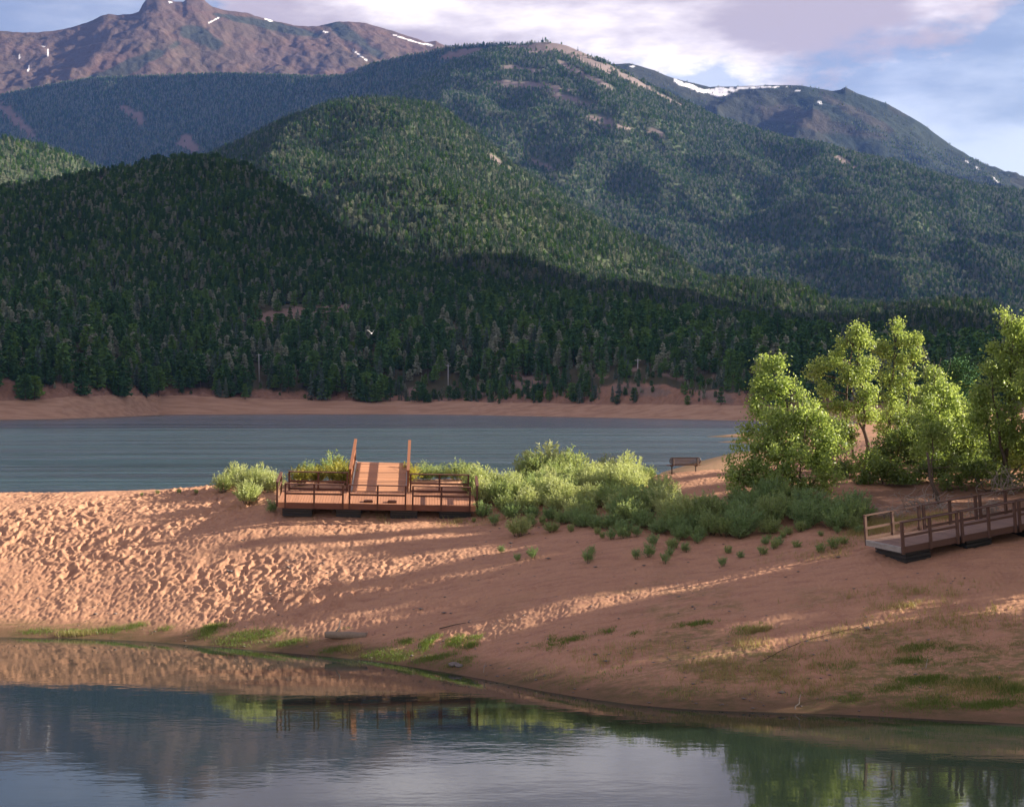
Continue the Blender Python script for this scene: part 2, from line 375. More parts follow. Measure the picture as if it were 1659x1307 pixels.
# tyre-worn tracks running up the slope east of the trampled part
trk = np.zeros_like(GX)
for off in (0, 1.7, 5.0):
    lx = GX - 0.0; l = (GY - 64.0 - off) - 0.52 * (GX - 4.0) - 0.6 * np.sin(GX * 0.15 + off)
    trk += np.exp(-(l / 0.28) ** 2) * sstep(2, 6, GX) * (1 - sstep(26, 32, GX))
GZ2 -= 0.05 * trk
moss = sstep(0.05, 0.5, fbm(GX * 0.22, GY * 0.3, 61, 4) + 0.55 * np.exp(-((GZ - 0.9) / 1.2) ** 2) * sstep(2, 14, GX) + 0.05) * sstep(0.02, 0.15, GZ) * (1 - sstep(1.8, 3.8, GZ)) * sstep(-4, 10, GX)
moss = np.maximum(moss, sstep(0.0, 0.5, fbm(GX * 0.35, GY * 0.6, 62, 4) + 0.35) * (1 - sstep(0.25, 0.75, GZ)) * sstep(-40, -20, GX) * 0.9)
litter = sstep(0.0, 0.6, fbm(GX * 0.3, GY * 0.3, 63, 4) + 0.35) * sstep(11, 15, GX) * sstep(79, 83, GY) * (1 - sstep(97, 101, GY))
m, nt, out = new_mat('red_sand'); b = NB(nt); p = b.pos()
n1 = b.noise(p, 0.35, 5, 0.6); n2 = b.noise(p, 9, 6, 0.7); n3 = b.noise(p, 60, 2, 0.6); n4 = b.noise(b.scale(p, 0.5, 1.6, 1), 1.6, 6, 0.62)
col = b.mix(n1, (0.51, 0.292, 0.178), (0.42, 0.226, 0.134))
col = b.mix(b.math('MULTIPLY', b.ramp(n4, 0.42, 0.72), 0.6), col, (0.30, 0.15, 0.105))
col = b.mix(b.math('MULTIPLY', b.ramp(n2, 0.5, 0.75), 0.55), col, (0.60, 0.38, 0.26))
col = b.mix(b.math('MULTIPLY', b.ramp(n3, 0.55, 0.75), 0.35), col, (0.24, 0.13, 0.09))
col = b.mix(b.math('MULTIPLY', b.attr('litter'), 0.7), col, (0.13, 0.08, 0.055))
mossf = b.math('MULTIPLY', b.attr('moss'), b.ramp(b.noise(b.scale(p, 0.6, 1.3, 1), 3.0, 6, 0.7), 0.38, 0.6))
col = b.mix(b.math('MULTIPLY', mossf, 0.85), col, b.mix(n2, (0.12, 0.12, 0.04), (0.24, 0.19, 0.085)))
sepn = nt.nodes.new('ShaderNodeSeparateXYZ'); b.set(sepn.inputs[0], p)
wet = b.ramp(b.math('ADD', sepn.outputs[2], b.math('MULTIPLY', b.math('SUBTRACT', n4, 0.5), 0.9)), 0.72, 0.05)
col = b.mix(b.math('MULTIPLY', wet, 0.75), col, (0.075, 0.055, 0.028))
hgt = b.math('ADD', b.math('MULTIPLY', n2, 0.6), b.math('MULTIPLY', n3, 0.4))
sh = b.bsdf(col, 0.92, 0.15, b.bump(hgt, 0.55, 0.05)); nt.links.new(sh, out.inputs[0])
ground = mesh_np('sand', np.stack([GX, GY, GZ2], -1).reshape(-1, 3), grid_faces(len(rows), len(cols)), m, smooth=True,
                 attrs={'moss': moss, 'litter': litter})
tag(ground, kind='structure')

# ------------------------------------------------------------------ water
def water_mat(name, deep, rough, waves):
    m, nt, out = new_mat(name); b = NB(nt); p = b.pos(); h = None
    for sx, sy, s, a in waves:
        n = b.math('MULTIPLY', b.noise(b.scale(p, sx, sy, 1), s, 3, 0.55), a); h = n if h is None else b.math('ADD', h, n)
    if name == 'lake_water': h = b.math('MULTIPLY', h, b.math('ADD', 0.25, b.math('MULTIPLY', b.ramp(b.noise(b.scale(p, 0.12, 1, 1), 0.03, 4, 0.6), 0.35, 0.65), 1.1)))
    bm = nt.nodes.new('ShaderNodeBump'); bm.inputs['Strength'].default_value = 1.0; bm.inputs['Distance'].default_value = 1.0
    b.set(bm.inputs['Height'], h)
    if name == 'lake_water': deep = b.mix(b.ramp(b.noise(b.scale(p, 0.05, 0.4, 1), 0.25, 5, 0.65), 0.35, 0.65), tuple(k * 0.55 for k in deep), tuple(k * 1.5 for k in deep))  # streaky ripple tone mottled into the water colour
    sh = b.bsdf(deep, rough, 0.5, bm.outputs[0], IOR=1.333)
    nt.links.new(sh, out.inputs[0]); return m
def sheet(name, x0, x1, y0, y1, z, mat):
    o = mesh_np(name, [(x0, y0, z), (x1, y0, z), (x1, y1, z), (x0, y1, z)], np.array([[0, 1, 2, 3]]), mat)
    return tag(o, kind='structure')
M['lake'] = water_mat('lake_water', (0.022, 0.056, 0.064), 0.2, [(0.08, 0.5, 0.30, 1.3), (0.35, 1.0, 0.55, 0.55), (0.5, 1.0, 1.7, 0.2), (1, 1, 0.06, 0.5)])
M['pool'] = water_mat('pool_water', (0.016, 0.026, 0.020), 0.02, [(0.5, 1.0, 0.9, 0.004), (0.5, 1.0, 4.0, 0.0011)])
lake = sheet('lake', -900, 900, 108, 1300, 0.0, M['lake'])
pool = sheet('pool', -160, 200, 6, 107.9, 0.0, M['pool'])
m, nt, out = new_mat('lake_bed'); b = NB(nt); nt.links.new(b.bsdf((0.12, 0.08, 0.05), 0.9, 0.1), out.inputs[0])
sheet('lake_bed', -16000, 16000, -2500, 14000, -6.0, m)

# ------------------------------------------------------------------ hills
def hill(name, top, dtop, pyb, dbase, u0, u1, nu, nv, power, relief, rscale, seed, back=0.35, fine=2.0, shear=0.0):
    """one ridge: crest line at its own distances, a slope coming down to its foot, and a back slope"""
    u = np.linspace(u0, u1, nu)
    pt = interp(u, top); Dt = interp(u, dtop); Db = interp(u, dbase); pb = interp(u, pyb)
    k0 = max(3, int(nu * 90 / (u1 - u0))); h0 = np.hanning(k0 * 2 + 1); h0 /= h0.sum(); Dt = np.convolve(np.pad(Dt, k0, mode='edge'), h0, 'valid'); Db = np.convolve(np.pad(Db, k0, mode='edge'), h0, 'valid')
    zt = zs(pt, Dt); zb = zs(pb, Db)
    kw = max(3, int(nu * 110 / (u1 - u0))); ker = np.hanning(kw * 2 + 1); ker /= ker.sum(); zsm = np.convolve(np.pad(zt, kw, mode='edge'), ker, 'valid')
    v = np.r_[np.linspace(0, 1, nv), 1 + np.linspace(0, 1, 14)[1:] ** 1.5]
    rowsD = []; rowsZ = []; wgt = []
    for t in v:
        if t <= 1:
            rowsD.append(Db + (Dt - Db) * t); sh_ = shear * (1 - t) + 22 * (1 - t) * pn(t * 4 + u / 300, u / 160, seed + 40); ze = np.interp(u + sh_, u, zsm) * (1 - t ** 9) + zt * t ** 9; rowsZ.append(zb + (ze - zb) * (t ** power)); wgt.append(math.sin(math.pi * min(t, 1)) ** 0.7 if t < 1 else 0)
        else:
            k = t - 1; rowsD.append(Dt + (Dt - Db) * back * 3 * k); rowsZ.append(zt + (zsm - zt) * min(1, k * 4) - (zt - zb) * (0.15 * k + 0.85 * k * k) * 0.95); wgt.append(0.0)
    Dd = np.array(rowsD); Zz = np.array(rowsZ); Wt = np.array(wgt)[:, None]
    Xx = (u[None] - PX0) / F * Dd
    n = fbm(Xx / rscale, Dd / rscale, seed, 4)
    rg = 1 - 2 * np.abs(fbm(Xx / rscale * 0.8 + 3, Dd / rscale * 0.5, seed + 9, 3))
    Zz = Zz + relief * (0.55 * n + 0.45 * rg) * Wt + fine * fbm(Xx / rscale * 9, Dd / rscale * 9, seed + 20, 3) * np.minimum(Wt + 0.3, 1)
    return dict(name=name, u=u, v=v, X=Xx, Y=Dd, Z=Zz)
def photo_py(h): return PY0 + (H - h['Z']) / h['Y'] * F
def build_hill(h, mat, attrs=None):
    o = mesh_np(h['name'], np.stack([h['X'], h['Y'], h['Z']], -1).reshape(-1, 3), grid_faces(*h['X'].shape), mat, smooth=True, attrs=attrs)
    return tag(o, kind='structure')
def blobs(h, lst, wob, seed):
    """patches of bare rock or snow: (u, v, ru, rv, slant) on the hill's own surface"""
    U = np.repeat(h['u'][None], len(h['v']), 0); Vv = photo_py(h)
    n = fbm(U / wob, Vv / wob * 1.6, seed, 4)
    s = np.full(U.shape, -9.0)
    for (u, v, ru, rv, sl) in lst:
        du = U - u; dv = (Vv - v) - sl * du
        s = np.maximum(s, 1 - (du / ru) ** 2 - (dv / rv) ** 2)
    return sstep(-0.1, 0.35, s + 0.75 * n - 0.1) * (h['v'][:, None] <= 1.02)

def forest_floor(name, c1, c2, rockc):
    m, nt, out = new_mat(name); b = NB(nt); p = b.pos()
    n = b.noise(p, 0.02, 6, 0.6); n2 = b.noise(p, 0.15, 5, 0.65)
    col = b.mix(n, c1, c2); col = b.mix(b.math('MULTIPLY', b.ramp(n2, 0.45, 0.8), 0.5), col, (c1[0] * .6, c1[1] * .6, c1[2] * .6))
    rc = b.mix(n2, rockc, tuple(k * 0.6 for k in rockc))
    col = b.mix(b.attr('rock'), col, rc)
    nt.links.new(b.bsdf(col, 0.95, 0.05), out.inputs[0]); return m
M['floor_dark'] = forest_floor('dark_forest_floor', (0.028, 0.045, 0.024), (0.045, 0.06, 0.032), (0.24, 0.17, 0.145))  # dark copy for shaded hills; tree-gap shade is in the colour
M['floor_mid'] = forest_floor('hill_forest_floor', (0.055, 0.078, 0.045), (0.085, 0.105, 0.06), (0.25, 0.205, 0.19))  # lighter copy of the same floor for the sunlit hills
m, nt, out = new_mat('alpine_rock'); b = NB(nt); p = b.pos()
n = b.noise(b.scale(p, 1, 1, 1.6), 0.0028, 8, 0.62); n2 = b.noise(b.scale(p, 1, 0.6, 1), 0.012, 8, 0.7); n3 = b.noise(p, 0.05, 4, 0.7)
col = b.mix(b.ramp(n, 0.35, 0.65), (0.105, 0.066, 0.052), (0.08, 0.06, 0.044))
col = b.mix(b.ramp(n2, 0.5, 0.75), col, (0.14, 0.098, 0.08)); col = b.mix(b.math('MULTIPLY', b.ramp(n3, 0.55, 0.7), 0.6), col, (0.08, 0.06, 0.05))
col = b.mix(b.attr('green'), col, b.mix(n2, (0.034, 0.044, 0.030), (0.022, 0.032, 0.025)))  # green cover; also holds the snowfield mountain's painted shade
col = b.mix(b.attr('rock'), col, b.mix(n3, (0.06, 0.045, 0.04), (0.12, 0.085, 0.07)))
col = b.mix(b.attr('snow'), col, (0.80, 0.81, 0.84))
nt.links.new(b.bsdf(col, 0.95, 0.05, b.bump(b.math('ADD', n2, b.math('MULTIPLY', n3, 0.3)), 0.7, 24.0)), out.inputs[0]); M['alpine'] = m

# far rocky summit
hA = hill('rocky_mountain', [(-300, 70), (0, 50), (30, 53), (60, 54), (85, 51), (110, 45), (130, 40), (150, 34), (163, 27), (175, 22), (190, 25), (210, 24), (225, 18), (231, 6), (237, -1), (255, -6), (270, -2), (283, 3), (297, 4), (303, -2), (316, -5), (328, -1), (345, 11), (375, 18), (400, 22), (425, 29), (450, 35), (470, 40), (500, 44), (512, 43), (530, 39), (550, 35), (570, 36), (590, 38), (610, 42), (650, 55), (690, 68), (706, 66), (722, 75), (760, 92), (900, 150)],
          [(-300, 10100), (0, 10300), (300, 10700), (540, 11300), (760, 11600), (900, 11600)], [(-300, 210), (900, 210)], [(-300, 9000), (900, 9300)], -300, 900, 700, 150, 1.15, 100, 1000, 3, fine=20, shear=110)
snowA = blobs(hA, [(345, 34, 10, 1.0, -0.5), (434, 32, 9, 1.4, 0.35), (527, 52, 5, 0.8, 0.2), (583, 90, 11, 1.4, 0.72), (660, 64, 34, 1.0, 0.32), (696, 73, 8, 1.6, 0.2),
                      (71, 76, 4, 1.0, 0.3), (78, 86, 1.2, 6, 2.0), (32, 93, 1.0, 6, 2.2), (46, 112, 1.2, 5, -2.0), (276, 4, 5, 1, 0.1)], 9, 71) 
greenA = blobs(hA, [(180, 120, 110, 13, -0.42), (330, 60, 40, 16, 0.3), (560, 55, 60, 14, 0.6), (430, 40, 90, 7, 0.2)], 60, 72) * 0.8
rockA = blobs(hA, [(260, 12, 40, 12, 0), (320, 8, 30, 9, 0.2), (120, 80, 160, 35, -0.3), (460, 95, 110, 14, 0.1)], 40, 73) * 0.8
build_hill(hA, M['alpine'], {'snow': snowA, 'green': greenA, 'rock': rockA})
# far grassy shoulder with the snow field
hB = hill('snowfield_mountain', [(850, 130), (960, 104), (985, 105), (1000, 104), (1020, 103), (1040, 108), (1060, 114), (1090, 127), (1120, 134), (1150, 141), (1190, 140), (1230, 139), (1270, 138), (1300, 140), (1330, 145), (1350, 148), (1362, 146), (1369, 142), (1376, 145), (1390, 152), (1400, 155), (1440, 170), (1480, 192), (1500, 205), (1540, 235), (1570, 254), (1600, 270), (1640, 282), (1700, 300), (1900, 360)],
          [(850, 10200), (1150, 10400), (1370, 10200), (1900, 9400)], [(850, 340), (1900, 380)], [(850, 8000), (1900, 7800)], 850, 1900, 620, 110, 1.0, 130, 800, 5, fine=10, shear=60)
snowB = blobs(hB, [(1098, 133, 6, 4, 0.6), (1120, 141, 26, 4.0, 0.32), (1165, 147, 34, 4.5, -0.05), (1168, 153, 16, 3.5, 0), (1225, 142, 44, 1.8, -0.03), (1292, 147, 6, 1.2, 0), (1327, 166, 4, 1.6, 0.4), (1025, 108, 6, 1.2, 0), (1567, 262, 4, 1.6, 0.6), (1585, 273, 4, 1.6, .6), (1612, 290, 7, 2, 0.8)], 8, 75)
green_shadeB = np.clip(0.85 + 0.4 * blobs(hB, [(1500, 260, 220, 60, 0.5), (1100, 190, 160, 40, 0.4)], 80, 76), 0, 1)  # broad darkening: the mountain's shade put into the green cover
rockB = blobs(hB, [(1280, 185, 70, 14, 0.1), (1400, 190, 70, 9, 0.5), (1320, 200, 120, 12, 0.2)], 30, 77) * 0.35
build_hill(hB, M['alpine'], {'snow': snowB, 'green': green_shadeB, 'rock': rockB})
# dark wooded ridge facing away from the sun
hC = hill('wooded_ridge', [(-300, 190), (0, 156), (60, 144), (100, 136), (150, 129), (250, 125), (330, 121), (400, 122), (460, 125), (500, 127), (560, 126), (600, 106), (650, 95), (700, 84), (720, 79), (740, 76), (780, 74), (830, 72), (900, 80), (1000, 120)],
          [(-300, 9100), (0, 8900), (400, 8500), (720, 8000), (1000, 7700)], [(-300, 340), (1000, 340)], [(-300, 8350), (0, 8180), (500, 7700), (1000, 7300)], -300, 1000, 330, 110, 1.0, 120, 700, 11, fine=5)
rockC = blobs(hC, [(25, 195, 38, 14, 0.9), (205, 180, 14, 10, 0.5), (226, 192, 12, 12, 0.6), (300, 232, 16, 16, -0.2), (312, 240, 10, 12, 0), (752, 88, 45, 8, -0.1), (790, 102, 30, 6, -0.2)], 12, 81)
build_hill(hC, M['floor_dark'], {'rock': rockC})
# the big forested mountain with the bare crown
hD = hill('forested_mountain', [(560, 200), (640, 150), (700, 120), (740, 100), (780, 85), (820, 75), (850, 73), (865, 70), (885, 68), (905, 71), (920, 75), (960, 92), (985, 103), (1010, 117), (1045, 135), (1080, 152), (1120, 171), (1160, 190), (1200, 203), (1240, 216), (1290, 231), (1330, 240), (1380, 251), (1430, 262), (1480, 280), (1530, 293), (1600, 306), (1700, 318), (1900, 345)],
          [(560, 7300), (780, 7200), (885, 7200), (1160, 7000), (1430, 6500), (1900, 6200)], [(560, 470), (1900, 540)], [(560, 5100), (1900, 4300)], 560, 1900, 460, 150, 0.95, 150, 620, 15, fine=4)
rockD = blobs(hD, [(885, 80, 120, 11, 0.12), (950, 100, 70, 10, 0.5), (1010, 125, 60, 8, 0.5), (860, 140, 80, 7, 0.08), (940, 120, 70, 7, 0.5), (915, 160, 50, 6, 0.25), (840, 112, 40, 6, 0.1), (985, 200, 40, 8, 0.3), (1060, 215, 14, 8, 0.3), (800, 260, 22, 7, 0.5),
                      (880, 270, 26, 7, 0.4), (1370, 265, 22, 7, 0.5), (1060, 150, 60, 4, 0.5)], 26, 83)
build_hill(hD, M['floor_mid'], {'rock': rockD})
# the rounded spur in front of it
hE = hill('rounded_spur', [(150, 330), (250, 290), (330, 256), (350, 247), (390, 230), (420, 216), (450, 200), (480, 187), (510, 178), (540, 172), (570, 166), (600, 163), (650, 164), (700, 170), (730, 186), (760, 210), (800, 242), (830, 270), (870, 295), (900, 315), (940, 343), (980, 370), (1020, 395), (1060, 418), (1100, 437), (1150, 455), (1250, 482), (1350, 503), (1500, 525), (1700, 545), (1900, 560)],
          [(150, 4300), (350, 4100), (600, 3900), (850, 4400), (1100, 4500), (1500, 4200), (1900, 3900)], [(150, 500), (900, 520), (1900, 600)], [(150, 2700), (700, 2500), (1900, 2200)], 150, 1900, 420, 130, 0.85, 75, 420, 21, fine=3)
rockE = blobs(hE, [(800, 258, 16, 7, 0.5), (822, 276, 5, 6, 1), (755, 222, 8, 3, 1.0)], 9, 85)
build_hill(hE, M['floor_mid'], {'rock': rockE})
hG = hill('sunny_hill', [(-300, 210), (0, 225), (40, 231), (60, 236), (100, 247), (120, 254), (165, 277), (200, 295), (300, 350)], [(-300, 3300), (300, 3800)], [(-300, 420), (300, 430)], [(-300, 2700), (300, 2700)], -300, 300, 140, 50, 0.9, 25, 300, 25)
build_hill(hG, M['floor_mid'], {'rock': hG['X'] * 0})
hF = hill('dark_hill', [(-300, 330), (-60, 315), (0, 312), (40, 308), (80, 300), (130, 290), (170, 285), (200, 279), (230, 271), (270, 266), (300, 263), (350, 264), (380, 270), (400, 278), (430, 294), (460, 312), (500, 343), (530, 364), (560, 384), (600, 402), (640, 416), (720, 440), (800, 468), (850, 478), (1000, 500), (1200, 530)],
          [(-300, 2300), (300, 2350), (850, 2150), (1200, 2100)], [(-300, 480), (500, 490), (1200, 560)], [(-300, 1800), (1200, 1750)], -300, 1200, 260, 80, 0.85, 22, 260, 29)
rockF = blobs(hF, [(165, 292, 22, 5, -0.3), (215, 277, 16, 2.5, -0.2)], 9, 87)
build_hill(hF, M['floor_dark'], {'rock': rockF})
# added mountain, unseen to the east, placed to cast shade on the valley
uE = np.linspace(-1, 1, 60); vE = np.linspace(-1, 1, 60)
UU, VV = np.meshgrid(uE, vE); prof = np.clip(1 - (np.abs(UU) ** 2.2 + np.abs(VV) ** 5), 0, 1) ** 0.8
EX = 1900 + UU * 1100 + VV * 330; EY = 1925 + VV * 1245; EZ = -5 + prof * 1350 + 60 * fbm(EX / 500, EY / 500, 91, 4) * np.minimum(prof * 3, 1)
tag(mesh_np('unseen_shade_mountain', np.stack([EX, EY, EZ], -1).reshape(-1, 3), grid_faces(60, 60), M['floor_dark'], smooth=True, attrs={'rock': EX * 0}), kind='structure')

# far shore: sand beach, cut bank, then the wooded slope behind it
u = np.linspace(-300, 1900, 900)
Dw = F * H / (interp(u, [(-300, 684), (0, 680), (100, 678.5), (200, 675), (260, 672), (420, 671), (640, 671), (760, 672), (900, 675), (1050, 678), (1190, 681), (1900, 690)]) - PY0)
pb1 = interp(u, [(-300, 652), (0, 650), (60, 648), (130, 642), (300, 641), (420, 646), (500, 648), (600, 652), (640, 649), (680, 652), (720, 650), (850, 653), (1000, 656), (1100, 656), (1200, 657), (1900, 660)]) + 0.9 * fbm(u / 60, u * 0, 101, 3)
D1 = Dw + 42; z1 = zs(pb1, D1)
pb2 = interp(u, [(-300, 612), (0, 618), (20, 622), (45, 632), (100, 628), (150, 634), (200, 630), (300, 634), (400, 638), (500, 641), (600, 645), (635, 643), (660, 650), (720, 648), (800, 648), (870, 642), (960, 640), (1000, 626), (1060, 626), (1110, 634), (1180, 638), (1260, 640), (1900, 640)]) + 3.6 * fbm(u / 26, u * 0, 102, 5)
D2 = D1 + 16 + 4 * fbm(u / 30, u * 0, 103, 3); z2 = zs(pb2, D2)
pt = interp(u, [(-300, 462), (0, 470), (60, 474), (150, 480), (250, 486), (400, 492), (550, 494), (700, 490), (850, 494), (1000, 504), (1100, 518), (1200, 532), (1300, 546), (1400, 558), (1659, 572), (1900, 580)])
Dt = interp(u, [(-300, 1500), (500, 1680), (1100, 1700), (1900, 1500)]); zt = zs(pt, Dt)
segs = [(Dw - 40, zs(680, Dw) * 0 - 4.0), (Dw, 0 * Dw)]
Dr = [Dw - 40]; Zr = [Dw * 0 - 4.0]; bank = [Dw * 0 + 1]
for k in range(17):
    tt = k / 16; Dr.append(Dw + (D1 - Dw) * tt); Zr.append(-0.05 + (z1 + 0.05) * tt ** 1.25 + 0.35 * fbm(u / 90, u * 0 + tt * 3, 104, 3) * math.sin(math.pi * tt)); bank.append(Dw * 0 + 1)
for k in range(1, 11):
    tt = k / 10; Dr.append(D1 + (D2 - D1) * tt); Zr.append(z1 + (z2 - z1) * tt ** 1.2 + 1.5 * fbm(u / 12, u * 0 + tt * 3, 105, 4) * math.sin(math.pi * tt)); bank.append(Dw * 0 + 0.8)
for k in range(1, 81):
    tt = k / 80; Dd = D2 + (Dt - D2) * tt; Dr.append(Dd); xx = xs(u, Dd)
    Zr.append(z2 + (zt - z2) * tt ** 0.8 + 6 * fbm(xx / 160, Dd / 160, 106, 4) * math.sin(math.pi * tt) ** 0.5)
    bank.append(np.clip(0.55 - tt * 18, 0, 1) + 0 * u)
for k in range(1, 10):
    Dr.append(Dt + 60 * k); Zr.append(zt - 2.5 * k * k); bank.append(u * 0)
Dr = np.array(Dr); Zr = np.array(Zr); hS = dict(name='far_shore', u=u, v=np.zeros(len(Dr)), X=xs(u[None], Dr), Y=Dr, Z=Zr)
bare = blobs(hS, [(460, 512, 85, 12, -0.12), (535, 500, 55, 8, -0.15), (425, 520, 45, 9, 0), (790, 604, 60, 4, 0.05), (860, 614, 26, 6, 0.2), (960, 608, 30, 3, 0.1), (1040, 632, 50, 12, 0.1), (1160, 642, 40, 10, 0.2), (770, 630, 20, 9, 0.6),
                  (670, 634, 16, 10, -0.5), (850, 628, 18, 8, .4), (740, 598, 14, 5, 0.2), (1090, 610, 25, 3, .2), (1150, 606, 20, 2.5, .2), (1030, 598, 10, 3, 0)], 18, 107)
m, nt, out = new_mat('far_shore_soil'); b = NB(nt); p = b.pos()
n = b.noise(b.scale(p, 0.25, 1, 6), 0.12, 6, 0.6); n2 = b.noise(b.scale(p, 1, 1, 1), 0.5, 5, 0.65); n3 = b.noise(p, 0.05, 4, 0.6)
sand = b.mix(b.ramp(n, 0.38, 0.68), (0.50, 0.315, 0.20), (0.38, 0.225, 0.14))
cut = b.mix(n2, (0.46, 0.27, 0.175), (0.15, 0.085, 0.06))
sandcut = b.mix(b.ramp(b.attr('bank'), 0.97, 0.83), sand, cut)
floor = b.mix(n3, (0.045, 0.055, 0.028), (0.10, 0.085, 0.05))
fac = b.ramp(b.math('ADD', b.attr('bank'), b.math('MULTIPLY', b.math('SUBTRACT', n2, 0.5), 0.9)), 0.25, 0.6)
col = b.mix(fac, floor, sandcut); col = b.mix(b.attr('rock'), col, b.mix(n2, (0.31, 0.215, 0.17), (0.17, 0.125, 0.095)))
nt.links.new(b.bsdf(col, 0.95, 0.05, b.bump(n2, 0.6, 0.6)), out.inputs[0])
tag(mesh_np('far_shore', np.stack([hS['X'], Dr, Zr], -1).reshape(-1, 3), grid_faces(*Dr.shape), m, smooth=True, attrs={'bank': np.array(bank), 'rock': bare}), kind='structure')

# ------------------------------------------------------------------ conifers
def conifer(seed, h, r0, whorls, per, clump, shape, droop, start=0.08, trunk_r=0.16):
    r = np.random.default_rng(seed); V = []; Q = []; T = []
    def quad(c, ax, nrm, L, W):
        ax = ax / np.linalg.norm(ax); s = np.cross(ax, nrm); s /= max(np.linalg.norm(s), 1e-6); i = len(V)
        V.extend([c - ax * L * .5, c + s * W * .5 + ax * L * .05, c + ax * L * .5, c - s * W * .5 + ax * L * .05]); Q.append((i, i + 1, i + 2, i + 3))
    for k in range(whorls):
        t = start + (1 - start) * (k + r.random() * 0.6) / whorls
        rad = r0 * shape(t) * (0.8 + 0.4 * r.random())
        for j in range(per):
            a = r.random() * 2 * np.pi; L = rad * (0.6 + 0.55 * r.random())
            d = np.array([np.cos(a), np.sin(a), -droop + 0.25 * (r.random() - .5)])
            nst = 2 if L > 1.0 else 1
            for q in range(nst):
                f = (q + 0.6 + 0.3 * r.random()) / nst
                c = np.array([0, 0, h * t]) + d * L * f * np.array([1, 1, 1]); nr = np.array([r.normal() * .5, r.normal() * .5, 1.0])
                quad(c, d + r.normal(size=3) * .25, nr, clump * (0.8 + .5 * r.random()), clump * (0.55 + .4 * r.random()))
                quad(c, d + r.normal(size=3) * .3, np.array([r.normal(), r.normal(), r.normal() * .4]), clump * (0.8 + .4 * r.random()), clump * .6)
    quad(np.array([0, 0, h * 0.985]), np.array([0, 0, 1.0]), np.array([1.0, .3, 0]), clump * .9, clump * .3)
    nq = len(Q); b0 = len(V)
    for z, rr in ((-0.6, trunk_r * 1.2), (h * 0.5, trunk_r * .7), (h * 0.95, 0.03)):
        for k in range(4): V.append(np.array([rr * np.cos(k * np.pi / 2), rr * np.sin(k * np.pi / 2), z]))
    for lv in range(2):
        for k in range(4): Q.append((b0 + lv * 4 + k, b0 + lv * 4 + (k + 1) % 4, b0 + lv * 4 + 4 + (k + 1) % 4, b0 + lv * 4 + 4 + k))
    return np.array(V), np.array(Q), np.r_[np.zeros(nq, int), np.ones(8, int)]
cone = lambda t: (1 - t) ** 0.85 + 0.04
dome = lambda t: max(0.05, math.sqrt(max(0, 1 - ((t - 0.42) / 0.6) ** 2)))
egg = lambda t: max(0.05, (1 - t) ** 0.55 * min(1, t * 4 + .3))
PROTO = {}
def proto(key, name, mat, *a, **k):
    V, Q, mi = conifer(*a, **k)
    me = mesh_np(name, V, Q, [M[mat], M['bark']], midx=mi, link=False).data; PROTO[key] = (name, me)
proto('fir0', 'fir_tree', 'needle_fir', 1, 13, 2.3, 17, 7, 1.25, cone, 0.35)
proto('fir1', 'fir_tree', 'needle_fir', 2, 15, 2.2, 19, 7, 1.2, cone, 0.42)
proto('fir2', 'fir_tree', 'needle', 3, 11, 2.3, 15, 7, 1.25, egg, 0.3)
proto('pine0', 'pine_tree', 'needle', 4, 13, 3.3, 14, 9, 1.5, egg, 0.05, start=0.16, trunk_r=.2)
proto('pine1', 'pine_tree', 'needle', 5, 15, 3.2, 15, 9, 1.5, dome, 0.0, start=0.22, trunk_r=.22)
proto('pine2', 'pine_tree', 'needle', 6, 9, 3.1, 12, 10, 1.4, dome, 0.05, start=0.1, trunk_r=.18)
proto('olive', 'pine_tree', 'needle_olive', 7, 12, 2.7, 14, 8, 1.35, egg, 0.15, start=.12)
proto('olive2', 'pine_tree', 'needle_olive', 17, 10, 3.0, 12, 9, 1.35, dome, 0.1, start=.1)
proto('aspen', 'aspen_tree', 'needle_bright', 8, 9, 2.8, 12, 10, 1.3, dome, -0.15, start=.2)

# individual trees along the far shore and on its slope (the 300 that show largest), one mesh per kind
def shore_z(px, D):
    j = np.clip((px + 300) / 2200 * 899, 0, 898.99); i = int(j); f = j - i
    c = Dr[:, i] * (1 - f) + Dr[:, i + 1] * f; z = Zr[:, i] * (1 - f) + Zr[:, i + 1] * f
    return float(np.interp(D, c, z))
def clear(px, D, arr=bare):
    j = int(np.clip((px + 300) / 2200 * 899, 0, 899)); k = int(np.clip(np.searchsorted(Dr[:, j], D), 0, len(Dr) - 1)); return arr[k, j]
cand = []
poles_px = [(420, 573), (726, 590), (1033, 581)]
while len(cand) < 5200:
    px = rng.uniform(-60, 1720); j = int(np.clip((px + 300) / 2200 * 899, 0, 899)); t = rng.random() ** 1.25
    D = D2[j] + 1 + (Dt[j] + 30 - D2[j]) * t
    if rng.random() < .07 and float(pn(px / 40, 3.3, 66)) > 0.05: D = D2[j] - rng.random() * 18; 
    if clear(px, D) > 0.3 and rng.random() < 0.80: continue
    if 370 < px < 600 and max(clear(px, D + 50), clear(px, D + 110)) > 0.3 and rng.random() < 0.8: continue
    if 960 < px < 1190 and t < 0.02: continue
    if 620 < px < 1200 and t < 0.045 and rng.random() < 0.1: continue
    if any(abs(px - q) < 13 and D < Dw[j] + 120 and t < 0.10 for q, _ in poles_px): continue
    cand.append((px, D))
cand.sort(key=lambda c: c[1] - Dw[int(np.clip((c[0] + 300) / 2200 * 899, 0, 899))] + (300 if c[0] > 1290 or c[0] < -10 else 0))
FIRST = {}
mixk = ['fir0', 'fir1', 'fir2', 'pine0', 'pine1', 'pine2', 'pine0', 'pine1', 'pine2', 'aspen']
groups = {'fir_tree': ('pointed dark green fir in the wooded slope above the far sandy bank', 'conifers above the far shore'),
          'pine_tree': ('round-crowned dark pine in the wooded slope above the far sandy bank', 'pines above the far shore'),
          'aspen_tree': ('bright green broadleaf tree among the dark conifers of the far shore', 'broadleaf trees above the far shore')}
